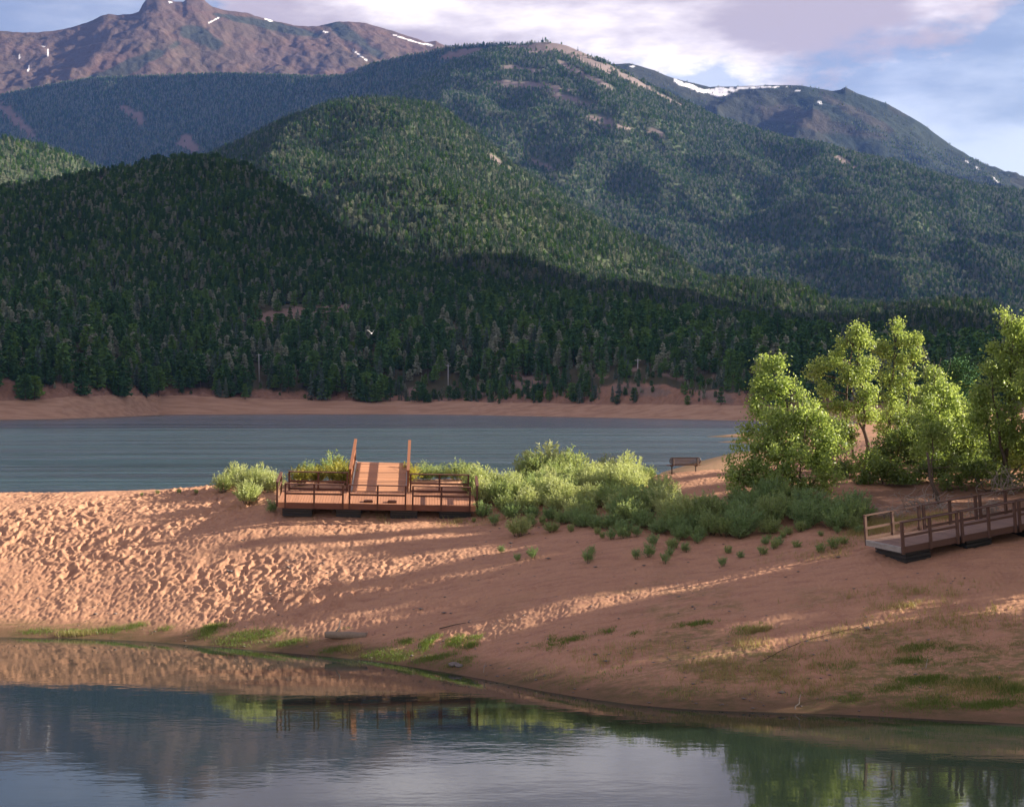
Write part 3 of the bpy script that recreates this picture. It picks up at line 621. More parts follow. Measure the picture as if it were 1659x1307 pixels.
def small_scale(px, D): 
    j = int(np.clip((px + 300) / 2200 * 899, 0, 899)); return 0.55 if (620 < px < 1250 and D < D2[j] + 60) else 1.0
for px, D in cand[:296]:
    k = mixk[rng.integers(0, len(mixk) - (1 if rng.random() < .6 else 0))]; name, me = PROTO[k]
    o = bpy.data.objects.new(name, me); C.objects.link(o)
    s = rng.uniform(0.7, 1.45) * small_scale(px, D)
    o.location = (xs(px, D), D, shore_z(px, D) - 0.2); o.scale = (s * rng.uniform(.95, 1.25), s * rng.uniform(.95, 1.25), s); o.rotation_euler = (0, 0, rng.uniform(0, 6.28))
    lab, grp = groups[name]; tag(o, lab, 'tree', grp)
    FIRST.setdefault(k, o)
for k in PROTO:
    if k not in FIRST:
        px = 300 + 100 * len(FIRST); D = float(Dw[490] + 90); name, me = PROTO[k]
        o = bpy.data.objects.new(name, me); C.objects.link(o); o.location = (xs(px, D), D, shore_z(px, D) - .2)
        lab, grp = groups[name]; tag(o, lab, 'tree', grp); FIRST[k] = o

# the rest of each wood reads as one mass
def wood(name, pts, scl, idx, keys, label):
    me = bpy.data.meshes.new(name); me.vertices.add(len(pts)); me.vertices.foreach_set('co', np.asarray(pts, np.float32).ravel())
    a = me.attributes.new('tree_size', 'FLOAT', 'POINT'); a.data.foreach_set('value', np.asarray(scl, np.float32))
    a = me.attributes.new('tree_kind', 'INT', 'POINT'); a.data.foreach_set('value', np.asarray(idx, np.int32))
    a = me.attributes.new('tree_turn', 'FLOAT', 'POINT'); a.data.foreach_set('value', rng.uniform(0, 6.28, len(pts)).astype(np.float32))
    o = bpy.data.objects.new(name, me); C.objects.link(o); tag(o, kind='stuff'); o['label'] = label
    ng = bpy.data.node_groups.new(name, 'GeometryNodeTree')
    ng.interface.new_socket('Geometry', in_out='INPUT', socket_type='NodeSocketGeometry'); ng.interface.new_socket('Geometry', in_out='OUTPUT', socket_type='NodeSocketGeometry')
    gi = ng.nodes.new('NodeGroupInput'); go = ng.nodes.new('NodeGroupOutput')
    join = ng.nodes.new('GeometryNodeJoinGeometry')
    for k in keys:
        oi = ng.nodes.new('GeometryNodeObjectInfo'); oi.inputs['Object'].default_value = FIRST[k]; oi.inputs['As Instance'].default_value = True
        ng.links.new(oi.outputs['Geometry'], join.inputs[0])
    iop = ng.nodes.new('GeometryNodeInstanceOnPoints'); iop.inputs['Pick Instance'].default_value = True
    def named(n, t):
        x = ng.nodes.new('GeometryNodeInputNamedAttribute'); x.data_type = t; x.inputs['Name'].default_value = n; return x.outputs['Attribute']
    ng.links.new(gi.outputs[0], iop.inputs['Points']); ng.links.new(join.outputs[0], iop.inputs['Instance'])
    ng.links.new(named('tree_kind', 'INT'), iop.inputs['Instance Index'])
    cx = ng.nodes.new('ShaderNodeCombineXYZ'); ng.links.new(named('tree_turn', 'FLOAT'), cx.inputs[2]); ng.links.new(cx.outputs[0], iop.inputs['Rotation'])
    ng.links.new(named('tree_size', 'FLOAT'), iop.inputs['Scale']); ng.links.new(iop.outputs[0], go.inputs[0])
    md = o.modifiers.new('trees', 'NODES'); md.node_group = ng
    return o
rest = [(px, D) for px, D in cand[296:]]
sm_scale = {}
for k in range(420):
    px = rng.uniform(600, 1240) if k % 3 else rng.uniform(-40, 1240); j = int((px + 300) / 2200 * 899)
    if float(pn(px / 30, 1.7, 67)) < -0.15: continue
    q = (px, D1[j] + 6 + rng.random() ** 1.3 * (D2[j] + 46 - D1[j])); rest.append(q); sm_scale[q] = rng.uniform(.18, .42)
ii = rng.choice(9, len(rest), p=[.03, .03, .17, .21, .19, .21, .02, .02, .12])
wood('slope_wood', [(xs(px, D), D, shore_z(px, D) - 0.2) for px, D in rest], [sm_scale.get((px, D)) or rng.uniform(.75, 1.5) * small_scale(px, D) for px, D in rest], ii,
     list(FIRST and ['fir0', 'fir1', 'fir2', 'pine0', 'pine1', 'pine2', 'olive', 'olive2', 'aspen']), 'dense conifer wood covering the slope above the far shore')
def hill_points(h, n, rock, vmax=1.06, clump=None, vmin=0.0):
    nr, nc = h['X'].shape; pts = []; vv = []
    Zr_ = h['Z']; got = 0
    # weight cells by their ground area
    cw = np.diff(h['u']).mean() / F * h['Y'][:-1, :-1]; dd = np.diff(h['Y'], axis=0)[:, :-1]
    A = np.clip(cw * dd, 0, None); A = A * ((h['v'][:-1] <= vmax) & (h['v'][:-1] >= vmin))[:, None]
    A = A * (1 - np.clip(rock[:-1, :-1], 0, 1) * 0.96)
    if clump is not None: A = A * clump[:-1, :-1]
    cdf = np.cumsum(A.ravel()); r = rng.random(n) * cdf[-1]; id_ = np.searchsorted(cdf, r); i = id_ // (nc - 1); j = id_ % (nc - 1)
    a = rng.random(n); c = rng.random(n)
    def lerp(Q): return (Q[i, j] * (1 - a) + Q[i + 1, j] * a) * (1 - c) + (Q[i, j + 1] * (1 - a) + Q[i + 1, j + 1] * a) * c
    return np.stack([lerp(h['X']), lerp(h['Y']), lerp(h['Z']) - 0.4], -1), h['v'][i], h['u'][j]
KS = ['fir0', 'fir1', 'fir2', 'pine0', 'pine1', 'pine2', 'olive', 'olive2', 'aspen']  # shares of kinds put sun and shade into each wood's colour
def hw(name, h, n, rock, probs, smin, smax, label, **k):
    p, v, uu = hill_points(h, n, rock, **k); wood(name, p, rng.uniform(smin, smax, n), rng.choice(9, n, p=probs), KS, label)
hw('dark_hill_wood', hF, 26000, rockF, [.12, .1, .16, .18, .16, .18, .01, .01, .08], .6, 1.15, 'dark green conifer wood covering the shaded hill')
hw('sunny_hill_wood', hG, 6000, hG['X'] * 0, [.1, .1, .1, .1, .1, .1, .12, .08, .2], .7, 1.15, 'light green wood on the sunlit hill')
hw('spur_wood', hE, 95000, rockE, [.15, .15, .02, .02, .02, .02, .33, .27, .02], .65, 1.3, 'mixed conifer wood covering the rounded spur')
hw('mountain_wood', hD, 95000, np.clip(rockD * 1.1, 0, 1), [.27, .27, .06, .03, .02, .02, .18, .12, .03], .85, 1.6, 'spruce forest covering the big mountain below its bare crown')
hw('ridge_wood', hC, 46000, rockC, [0, 0, .55, .25, 0, .2, 0, 0, 0], 1.0, 1.7, 'dark spruce forest covering the shaded ridge')  # only dark needles, so the ridge's shade is in their colour
hw('shoulder_wood', hB, 5000, np.clip(1 - blobs(hB, [(1560, 290, 170, 34, 0.45), (1040, 160, 60, 30, 0.6)], 50, 79), 0, 1), [.3, .3, .4, 0, 0, 0, 0, 0, 0], .8, 1.3, 'dark trees at the foot of the snowfield mountain')

# ------------------------------------------------------------------ evening haze
hz = MB().box(-5200, 3300, -300, 14500, -7.0, 3000).build('haze', None)
hz.data.materials.clear(); m, nt, out = new_mat('haze_air')
pv = nt.nodes.new('ShaderNodeVolumePrincipled'); pv.inputs['Color'].default_value = (0.17, 0.37, 1.0, 1); pv.inputs['Density'].default_value = 1.8e-5
pv.inputs['Anisotropy'].default_value = 0.1
nt.links.new(pv.outputs[0], out.inputs['Volume']); hz.data.materials.append(m); tag(hz, kind='stuff')
#@@OBJECTS
_Dg = np.arange(46, 240, 0.25)
def ground_at(px, py):
    """where the sight line through a photo point meets the near ground"""
    z = near_z(xs(px, _Dg), _Dg); q = PY0 + (H - z) / _Dg * F
    k = np.where(q <= py)[0]
    D = _Dg[k[0]] if len(k) else 100.0
    return xs(px, D), D, gz(xs(px, D), D)
def kids(o): return [c for c in bpy.data.objects if c.parent == o]
def copy_tree(o, parent=None):
    c = o.copy(); C.objects.link(c)
    if parent: c.parent = parent
    for ch in kids(o): copy_tree(ch, c)
    return c

# ------------------------------------------------------------------ railings shared by dock and walkway
def railing(parent, x0, x1, y, mat, mid=0.5, top=1.0, low=-0.28, n=3, axis='x', bottom=False, out=-1, pw=0.095):
    def pt(t, yy, z): return (t, yy, z) if axis == 'x' else (yy, t, z)
    r = MB()
    r.bar(pt(x0 - .05, y, top + 0.02), pt(x1 + .05, y, top + 0.02), 0.15, 0.045)
    o = r.build('railing', mat, parent)
    MB().bar(pt(x0 + .05, y - out * 0.0, mid), pt(x1 - .05, y, mid), 0.05, 0.10).build('mid_rail', mat, o)
    if bottom: MB().bar(pt(x0 + .05, y, 0.07), pt(x1 - .05, y, 0.07), 0.05, 0.12).build('bottom_rail', mat, o)
    for k in range(n):
        t = x0 + (x1 - x0) * k / (n - 1)
        MB().bar(pt(t, y, low), pt(t, y, top), pw, pw, up=(0, 1, 0)).build('post', mat, o)
    return o
def boards(x0, x1, y0, y1, z0, z1, wd, gap, along='y'):
    mb = MB()
    if along == 'y':
        n = int(round((x1 - x0) / wd))
        for i in range(n):
            a = x0 + (x1 - x0) * i / n; mb.box(a + gap / 2, x0 + (x1 - x0) * (i + 1) / n - gap / 2, y0, y1, z0, z1 + random.uniform(-.004, .004))
    else:
        n = int(round((y1 - y0) / wd))
        for i in range(n):
            a = y0 + (y1 - y0) * i / n; mb.box(x0, x1, a + gap / 2, y0 + (y1 - y0) * (i + 1) / n - gap / 2, z0, z1 + random.uniform(-.004, .004))
    return mb
def float_box(x0, x1, y0, y1, z0, z1):
    mb = MB(); c = 0.06
    mb.box(x0 + c, x1 - c, y0 + c, y1 - c, z0, z1)
    for k in range(3):
        a = z0 + 0.03 + (z1 - z0 - .04) * k / 3; mb.box(x0, x1, y0, y1, a, a + (z1 - z0) / 3 - 0.05)
    return mb

# ------------------------------------------------------------------ the stranded fishing dock with its ramp
dock = empty('floating_dock', (-12.35, 90.0, 5.57), (R(9.0), R(1.3), R(3.0)))
tag(dock, 'red-brown wooden floating dock stranded on the sand with black floats and a ramp', 'dock')
LX, DY = 10.45, 3.0
boards(0, LX, 0.0, DY, -0.06, 0.0, 0.145, 0.012).build('deck', M['deck'], dock)
MB().box(0.03, LX - .03, 0.02, DY - .02, -0.32, -0.066).build('frame', M['fascia'], dock)
MB().box(0, LX, -0.03, 0.015, -0.30, -0.02).build('fascia', M['deck'], dock)
for x0, x1 in ((0.4, 3.42), (3.77, 6.72), (7.1, 10.12)):
    MB().box(x0 - .02, x1 + .02, -0.06, -0.033, -0.32, -0.0).build('skirt_board', M['fascia'], dock)
    railing(dock, x0, x1, -0.12, M['rail'], low=-0.30)
for x0, x1 in ((0.35, 3.5), (6.95, 10.1)): railing(dock, x0, x1, DY + .06, M['rail'], bottom=True, low=-.2, top=1.0)
for x in (-0.06, LX + .06): railing(dock, 0.25, DY - .25, x, M['rail'], axis='y', low=-.28, n=2)
for x0, x1 in ((0.23, 1.8), (3.06, 4.37), (5.93, 7.36), (8.53, 10.2)):
    float_box(x0, x1, 0.12, DY - .2, -0.80, -0.33).build('float', M['float'], dock)
for x in (4.75, 6.0): MB().box(x - .2, x + .2, 0.28, 0.62, 0.006, 0.10).box(x - .24, x + .24, 0.24, 0.27, 0.006, .13).build('kick_block', M['rail'], dock)
RL, ra = 6.4, R(3.0)
rc, rs = math.cos(ra), math.sin(ra)
ramp = boards(3.78, 6.68, 0.0, RL, -0.06, 0.0, 0.56, 0.03, along='x')
ramp.v = [(x, DY + .02 + y * rc, 0.03 + z + y * rs) for x, y, z in ramp.v]
rampo = ramp.build('ramp', M['ramp'], dock); rampo['label'] = 'orange plank ramp climbing away from the dock'
def rp(x, y, z): return (x, DY + .02 + y * rc, 0.03 + z + y * rs)
for x in (3.74, 6.72): MB().bar(rp(x, 0, 0.0), rp(x, RL, 0.0), 0.08, 0.16).build('edge_trim', M['metal'], rampo)
for x in (3.66, 6.80):
    hr = MB().bar(rp(x, -0.1, 1.2), rp(x, RL + .3, 1.26), 0.16, 0.06).build('handrail', M['ramp_rail'], rampo)
    # side boards are children of the ramp beside the handrail
    sb = MB()
    for z in (0.10, 0.70, 1.06): sb.bar(rp(x, 0.1, z), rp(x, RL + .2, z), 0.045, 0.17)
    for k in range(4): sb.bar(rp(x, 0.15 + (RL - .25) * k / 3, -.25), rp(x, 0.15 + (RL - .25) * k / 3, 1.19), 0.10, 0.10, up=(0, 1, 0))
    sb.build('side_rail', M['ramp_rail'], rampo)
for x in (3.8, 6.66): MB().bar(rp(x, RL - .25, -.06), rp(x, RL - .25, -1.5), 0.14, 0.14, up=(0, 1, 0)).build('support_post', M['rail'], rampo)

# ------------------------------------------------------------------ the second floating walkway by the trees
walk = empty('floating_walkway', (16.55, 72.6, 4.74), (R(3.0), R(-6.7), R(25)))
tag(walk, 'grey-brown wooden walkway section lying tilted on black floats at the frame edge', 'walkway')
WL, WW = 12.6, 2.36
boards(0, WL, 0, WW, -0.05, 0, 0.15, 0.010, along='y').build('deck', M['walk_deck'], walk)
MB().box(0.02, WL - .02, 0.06, WW - .06, -0.26, -0.056).build('frame', M['float'], walk)  # solid black box; puts the shade beneath the deck into colour
for k in range(4):
    x0 = 3.2 * k; MB().box(x0 + .03, x0 + 2.98, -0.04, -0.004, -0.28, -0.002).build('skirt_board', M['walk_rail'], walk)
    railing(walk, x0 + .03, x0 + 2.97, -0.10, M['walk_rail'], low=-.30, top=1.05, mid=.46, pw=.11)
    railing(walk, x0 + .03, x0 + 2.97, WW + .08, M['walk_rail'], low=-.26, top=1.05, mid=.5, bottom=True, pw=.11)
MB().box(-0.045, -0.003, -0.02, WW + .02, -0.24, 0.012).build('end_plate', M['metal'], walk)
for y0, y1 in ((0.35, 0.62), (1.0, 2.0)): MB().tube([(-0.09, y0, -0.03), (-0.09, y1, -0.03)], 0.022, 6).build('hinge_bar', M['metal'], walk)
for x0, x1 in ((0.30, 1.65), (3.6, 5.0), (6.9, 8.3), (10.0, 11.4)):
    float_box(x0, x1, 0.12, WW - .15, -0.78, -0.27).build('float', M['float'], walk)

# ------------------------------------------------------------------ park bench seen from behind
bx, by, bz = at(1110, 97)
bench = empty('park_bench', (bx, by, bz), (0, 0, R(14)))
tag(bench, 'brown metal mesh bench with rounded ends, seen from behind above the lake', 'bench')
L2 = 0.93
fr = MB(); arc = []
for k in range(13): a = math.pi / 2 + math.pi * k / 12; arc.append((-L2 + .17 + .17 * math.cos(a), -0.02, 0.70 + .17 * math.sin(a)))
for k in range(13): a = -math.pi / 2 + math.pi * k / 12; arc.append((L2 - .17 + .17 * math.cos(a), -0.02, 0.70 + .17 * math.sin(a)))
fr.tube(arc + [arc[0]], 0.025, 6, cap=False)
back = fr.build('backrest', M['bench'], bench)
g = MB()
for k in range(9): z = 0.555 + .29 * k / 8; dx = .17 - math.sqrt(max(0, .17 ** 2 - (z - .7) ** 2)); g.bar((-L2 + dx + .01, -0.02, z), (L2 - dx - .01, -0.02, z), 0.012, 0.016)
for k in range(44): x = -L2 + .08 + (2 * L2 - .16) * k / 43; g.bar((x, -0.022, 0.56), (x, -0.022, .84), 0.012, 0.012, up=(0, 1, 0))
g.build('mesh_panel', M['bench_slat'], back)
s = MB(); s.tube([(-L2, .06, .46), (L2, .06, .46)], .028, 6); s.tube([(-L2, .5, .44), (L2, .5, .44)], .028, 6); s.tube([(-L2, .06, .46), (-L2, .5, .44)], .025, 6); s.tube([(L2, .06, .46), (L2, .5, .44)], .025, 6)
for k in range(40): x = -L2 + 2 * L2 * k / 39; s.bar((x, .06, .462), (x, .5, .442), .03, .012)
s.build('seat', M['bench_slat'], bench)
for x in (-.72, .72):
    l = MB(); l.tube([(x, .22, -.12), (x, .22, .40)], .036, 8); l.bar((x, 0.0, .40), (x, .48, .41), .06, .05); l.tube([(x, .04, .40), (x, -.05, .50), (x, -.05, .84)], .04, 6); l.bar((x - .16, .22, .02), (x + .16, .22, .02), .2, .03)
    l.build('leg', M['bench'], bench)

# ------------------------------------------------------------------ leafy trees: lobes of foliage on limbs
def leaves_np(cent, nper, spread, L, W, r, up=0.25, vstretch=1.0):
    n = len(cent) * nper
    c = np.repeat(cent, nper, 0) + r.normal(size=(n, 3)) * np.array([spread, spread, spread * vstretch])
    a = r.normal(size=(n, 3)); a /= np.linalg.norm(a, axis=1)[:, None]
    nr = r.normal(size=(n, 3)); nr[:, 2] += up; s = np.cross(a, nr); s /= np.maximum(np.linalg.norm(s, axis=1)[:, None], 1e-6)
    l = L * r.uniform(.65, 1.3, (n, 1)); w_ = W * r.uniform(.65, 1.3, (n, 1))
    V = np.stack([c - a * l / 2, c + s * w_ / 2, c + a * l / 2, c - s * w_ / 2], 1).reshape(-1, 3)
    return V, np.arange(n * 4).reshape(-1, 4)
def limb(mb, p0, p1, r0, r1, r, bow=0.12, n=5, sides=5):
    p0 = np.array(p0, float); p1 = np.array(p1, float); d = p1 - p0; L = np.linalg.norm(d)
    off = r.normal(size=3) * bow * L * .5; off[2] = abs(off[2]) * .4
    pts = [tuple(p0 + d * t + off * math.sin(math.pi * t) + r.normal(size=3) * .012 * L * (0 < t < 1)) for t in np.linspace(0, 1, n)]
    mb.tube(pts, list(np.linspace(r0, r1, n)), sides); return pts
def leafy(name, label, base, D, lobes, mat, seed, dens=1.0, nper=110, spread=0.21, leaf=(0.16, 0.11), stems=1, stem_r=0.11, group=None, depth=0.75, cat='tree', bare=0, base_py=None, crown='crown', trunk='trunk'):
    r = np.random.default_rng(seed); k = D / F; bx = xs(base, D); bz = gz(bx, D); bpy_ = PY0 + (H - bz) * F / D
    root = empty(name, (bx, D, bz)); tag(root, label, cat, group)
    cents = []; tips = []
    for (px, py, rx, rz) in lobes:
        k_g = 1.16 if cat == 'bush' else 1.04; rx *= k_g; rz *= k_g
        c = np.array([(px - base) * k, 0, (bpy_ - py) * k]); a = rx * k; h = rz * k
        n = max(4, int(a * h * 13 * dens)); u = r.normal(size=(n, 3)); u /= np.linalg.norm(u, axis=1)[:, None]
        u *= (r.random((n, 1)) ** 0.45)
        dy = min(a, h) * (1.0 if depth is None else depth) * 1.25
        c[1] = r.normal() * dy * .35
        q = c + u * np.array([a, dy, h]); cents.append(q); tips.append((c, a, h))
    cen = np.concatenate(cents); cen = cen[cen[:, 2] > 0.12]
    V, Fq = leaves_np(cen, nper, spread, leaf[0], leaf[1], r)
    V[:, 2] = np.maximum(V[:, 2], 0.03)
    mesh_np(crown, V, Fq, M[mat], root)
    mb = MB(); top = max(tips, key=lambda t: t[0][2]); mains = []
    for s_ in range(stems):
        tgt = top[0] if s_ == 0 else tips[r.integers(len(tips))][0]
        b0 = np.array([r.normal() * .12 * (stems > 1) * (1 + .4 * stems), r.normal() * .15 * (stems > 1), -0.15])
        pts = limb(mb, b0, tgt, stem_r * (1 if s_ == 0 else r.uniform(.5, .85)), 0.02, r, .09, 9, 7); mains.append(np.array(pts))
    allp = np.concatenate(mains)
    for c, a, h in tips:
        if not len(allp): break
        cand_ = allp[(allp[:, 2] < c[2] - 0.15)]
        if len(cand_) == 0: continue
        p0 = cand_[np.argmin(((cand_ - c) ** 2).sum(1) + 0.4 * (c[2] - cand_[:, 2] - 0.8) ** 2)]
        lp = limb(mb, p0, c, stem_r * .38, .018, r, .15, 5, 5)
        for q in range(5):
            e = c + r.normal(size=3) * np.array([a, a * .6, h]) * .62
            limb(mb, lp[r.integers(2, 5)], e, .018, .006, r, .2, 4, 3)
    mb.build(trunk, M['bark'], root, smooth=True)
    if bare:
        tw = MB()
        for q in range(bare):
            px, py, ln = lobes[0][0] + r.normal() * 9, lobes[0][1] + 6, r.uniform(16, 34)
            p0 = np.array([(px - base) * k, r.normal() * .2, (bpy_ - py) * k]); limb(tw, p0, p0 + np.array([r.normal() * .15, r.normal() * .15, ln * k]), .014, .004, r, .1, 4, 3)
        tw.build('bare_twig', M['deadwood'], root)['kind'] = 'stuff'
    return root
leafy('poplar_tree', 'slender pale green poplar rising behind the big leafy bush near the bench', 1262, 90.5,
      [(1238, 596, 11, 20), (1263, 590, 10, 13), (1234, 628, 17, 24), (1258, 640, 18, 26), (1284, 632, 13, 20), (1226, 668, 20, 24), (1256, 690, 26, 36), (1214, 700, 16, 18), (1290, 680, 18, 30)], 'leaf', 11, stems=3, stem_r=.09, bare=6)
leafy('leafy_bush', 'big many-stemmed leafy bush between the bench and the trees', 1290, 87.5,
      [(1310, 664, 26, 26), (1252, 706, 38, 36), (1312, 706, 38, 40), (1346, 716, 26, 38), (1218, 740, 34, 28), (1272, 752, 44, 36), (1336, 764, 36, 32), (1188, 772, 28, 20), (1230, 784, 36, 20), (1300, 786, 40, 18)], 'leaf', 12, stems=11, stem_r=.05, dens=.95, cat='bush', crown='foliage', trunk='stem', bare=9)  # brighter leaf material puts the sunlit look into the bush's colour
leafy('poplar_tree', 'tallest open-crowned poplar with two bare dark lower trunks showing sand between', 1396, 104,
      [(1388, 534, 13, 17), (1372, 552, 13, 13), (1394, 562, 17, 18), (1366, 582, 20, 16), (1398, 598, 22, 22), (1340, 590, 15, 14), (1372, 616, 24, 20), (1316, 604, 17, 14), (1342, 632, 18, 14), (1400, 640, 20, 24), (1374, 660, 26, 20), (1404, 676, 16, 16), (1330, 660, 16, 14)], 'leaf', 13, stems=3, stem_r=.14)
leafy('poplar_tree', 'narrow two-topped poplar standing beside the tallest one', 1456, 108,
      [(1456, 532, 8, 14), (1458, 554, 12, 14), (1427, 564, 9, 8), (1440, 576, 12, 10), (1486, 552, 7, 13), (1484, 574, 11, 14), (1464, 590, 18, 16), (1440, 612, 18, 14), (1470, 622, 20, 18), (1448, 650, 24, 22), (1474, 672, 22, 26), (1436, 690, 22, 22), (1460, 712, 26, 22)], 'leaf', 14, stems=2, stem_r=.12)
leafy('poplar_tree', 'dome-shaped grey-green young poplar with bare twigs at its top', 1518, 92.5,
      [(1514, 606, 14, 12), (1528, 628, 22, 18), (1500, 640, 20, 22), (1542, 656, 20, 24), (1518, 664, 26, 26), (1496, 690, 22, 22), (1536, 704, 26, 26), (1510, 730, 28, 24)], 'leaf', 15, stems=3, stem_r=.08, bare=10)
leafy('poplar_tree', 'large dark poplar cut off by the frame edge behind the walkway', 1634, 90,
      [(1632, 520, 10, 15), (1656, 532, 14, 18), (1640, 548, 18, 16), (1612, 562, 18, 13), (1666, 566, 24, 22), (1636, 588, 28, 24), (1604, 598, 20, 18), (1590, 634, 20, 22), (1628, 640, 34, 32), (1672, 630, 30, 36), (1600, 680, 26, 28), (1648, 694, 38, 32), (1584, 660, 14, 20), (1620, 736, 36, 26), (1668, 740, 34, 26), (1690, 580, 26, 40), (1700, 680, 30, 50)], 'leaf', 16, stems=4, stem_r=.15, dens=1.15, bare=8)
leafy('young_poplar', 'bright yellow-green sapling in front of the grey dead trunk', 1512, 87,
      [(1506, 652, 5, 10), (1508, 674, 8, 12), (1518, 694, 12, 13), (1500, 700, 9, 9), (1532, 700, 8, 9), (1512, 722, 15, 14)], 'leaf', 17, stems=1, stem_r=.035, dens=1.4, leaf=(.14, .10))
leafy('leafy_bush', 'low dark leafy bush at the foot of the two-topped poplar', 1432, 90,
      [(1424, 762, 30, 20), (1456, 770, 26, 22), (1402, 782, 22, 14), (1440, 786, 34, 16), (1476, 786, 18, 14)], 'leaf_dark', 18, stems=7, stem_r=.03, cat='bush', crown='foliage', trunk='stem')
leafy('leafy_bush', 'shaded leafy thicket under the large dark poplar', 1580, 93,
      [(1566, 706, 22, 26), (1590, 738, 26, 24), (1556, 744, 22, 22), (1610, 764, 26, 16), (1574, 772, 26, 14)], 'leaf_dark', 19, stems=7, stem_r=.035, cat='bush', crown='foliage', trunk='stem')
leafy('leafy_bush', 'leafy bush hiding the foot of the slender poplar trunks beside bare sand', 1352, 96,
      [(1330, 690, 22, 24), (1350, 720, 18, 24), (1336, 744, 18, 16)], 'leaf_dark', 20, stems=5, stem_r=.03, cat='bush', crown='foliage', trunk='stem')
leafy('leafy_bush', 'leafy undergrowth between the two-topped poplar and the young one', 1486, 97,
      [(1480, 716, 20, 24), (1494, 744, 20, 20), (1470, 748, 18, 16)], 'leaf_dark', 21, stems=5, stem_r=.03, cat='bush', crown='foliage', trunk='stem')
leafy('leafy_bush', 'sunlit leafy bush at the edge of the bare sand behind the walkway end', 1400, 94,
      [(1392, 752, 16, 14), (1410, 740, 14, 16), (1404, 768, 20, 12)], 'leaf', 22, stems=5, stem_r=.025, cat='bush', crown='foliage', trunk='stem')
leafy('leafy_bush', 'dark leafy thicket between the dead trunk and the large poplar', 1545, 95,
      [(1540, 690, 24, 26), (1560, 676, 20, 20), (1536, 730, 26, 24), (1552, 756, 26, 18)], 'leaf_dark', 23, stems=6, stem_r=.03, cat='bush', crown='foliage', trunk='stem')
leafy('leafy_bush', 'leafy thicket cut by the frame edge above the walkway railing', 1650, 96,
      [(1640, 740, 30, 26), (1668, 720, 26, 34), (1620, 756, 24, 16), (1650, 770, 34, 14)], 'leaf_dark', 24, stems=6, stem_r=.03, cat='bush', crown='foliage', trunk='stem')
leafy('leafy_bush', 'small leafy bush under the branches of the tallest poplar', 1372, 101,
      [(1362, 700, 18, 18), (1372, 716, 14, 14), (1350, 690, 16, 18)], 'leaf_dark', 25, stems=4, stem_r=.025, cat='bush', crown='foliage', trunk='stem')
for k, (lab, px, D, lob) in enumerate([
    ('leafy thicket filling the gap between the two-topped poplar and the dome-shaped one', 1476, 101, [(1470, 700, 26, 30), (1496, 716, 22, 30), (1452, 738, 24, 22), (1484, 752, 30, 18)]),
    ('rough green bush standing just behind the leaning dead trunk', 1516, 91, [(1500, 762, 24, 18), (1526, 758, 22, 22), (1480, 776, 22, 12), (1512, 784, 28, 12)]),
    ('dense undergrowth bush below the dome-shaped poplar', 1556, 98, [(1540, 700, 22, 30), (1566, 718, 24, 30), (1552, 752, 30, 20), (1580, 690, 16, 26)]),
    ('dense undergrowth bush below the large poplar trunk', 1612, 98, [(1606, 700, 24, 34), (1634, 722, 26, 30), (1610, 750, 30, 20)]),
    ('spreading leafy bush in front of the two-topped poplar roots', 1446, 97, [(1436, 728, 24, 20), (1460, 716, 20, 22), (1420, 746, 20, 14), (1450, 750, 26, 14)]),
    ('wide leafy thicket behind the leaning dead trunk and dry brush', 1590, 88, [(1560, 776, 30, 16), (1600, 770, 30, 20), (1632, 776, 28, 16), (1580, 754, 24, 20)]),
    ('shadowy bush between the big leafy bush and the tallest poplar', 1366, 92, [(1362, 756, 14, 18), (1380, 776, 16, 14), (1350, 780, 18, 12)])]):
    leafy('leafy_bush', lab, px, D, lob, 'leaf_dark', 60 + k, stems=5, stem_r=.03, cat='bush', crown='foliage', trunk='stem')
src = {o['label'][:4]: o for o in bpy.data.objects if o.name.startswith('poplar_tree') and o.parent is None}
big = [o for o in bpy.data.objects if o.parent is None and o.get('label', '').startswith(('large dark', 'tallest open'))]
for i, (x, y, s) in enumerate([(29.0, 85.2, 1.11), (38.3, 86.3, 1.26), (28.6, 83.1, 1.15), (39.3, 84.4, 1.37), (30.0, 78.9, 1.13), (38.6, 79.9, 1.28), (28.8, 73.7, 1.11), (37.9, 74.9, 1.39), (30.2, 71.7, 1.21), (39.1, 72.8, 1.27), (27.6, 66.4, 1.19), (39.0, 67.8, 1.38), (28.8, 63.9, 1.11), (38.7, 65.2, 1.35), (28.0, 61.0, 1.12), (38.4, 62.3, 1.25), (33, 91, 1.0), (47, 82, 1.4), (47, 76, 1.4)]):
    o = copy_tree(big[i % 2]); o.location = (x, y, gz(x, y) - .1); o.scale = (s, s, s); o.rotation_euler = (0, 0, i * 1.7)
    o['label'] = 'poplar standing beyond the walkway, throwing its shadow over the sand'; o['group'] = 'poplars beyond the walkway'
leafy('pine_tree', 'dark round-crowned pine behind the poplars, between the dome-shaped one and the large one', 1553, 150,
      [(1554, 592, 15, 12), (1544, 606, 18, 14), (1566, 612, 18, 16), (1552, 632, 26, 18), (1556, 654, 28, 18), (1552, 680, 26, 18)], 'needle', 44, stems=1, stem_r=.2, dens=.8, spread=.3, leaf=(.24, .10))

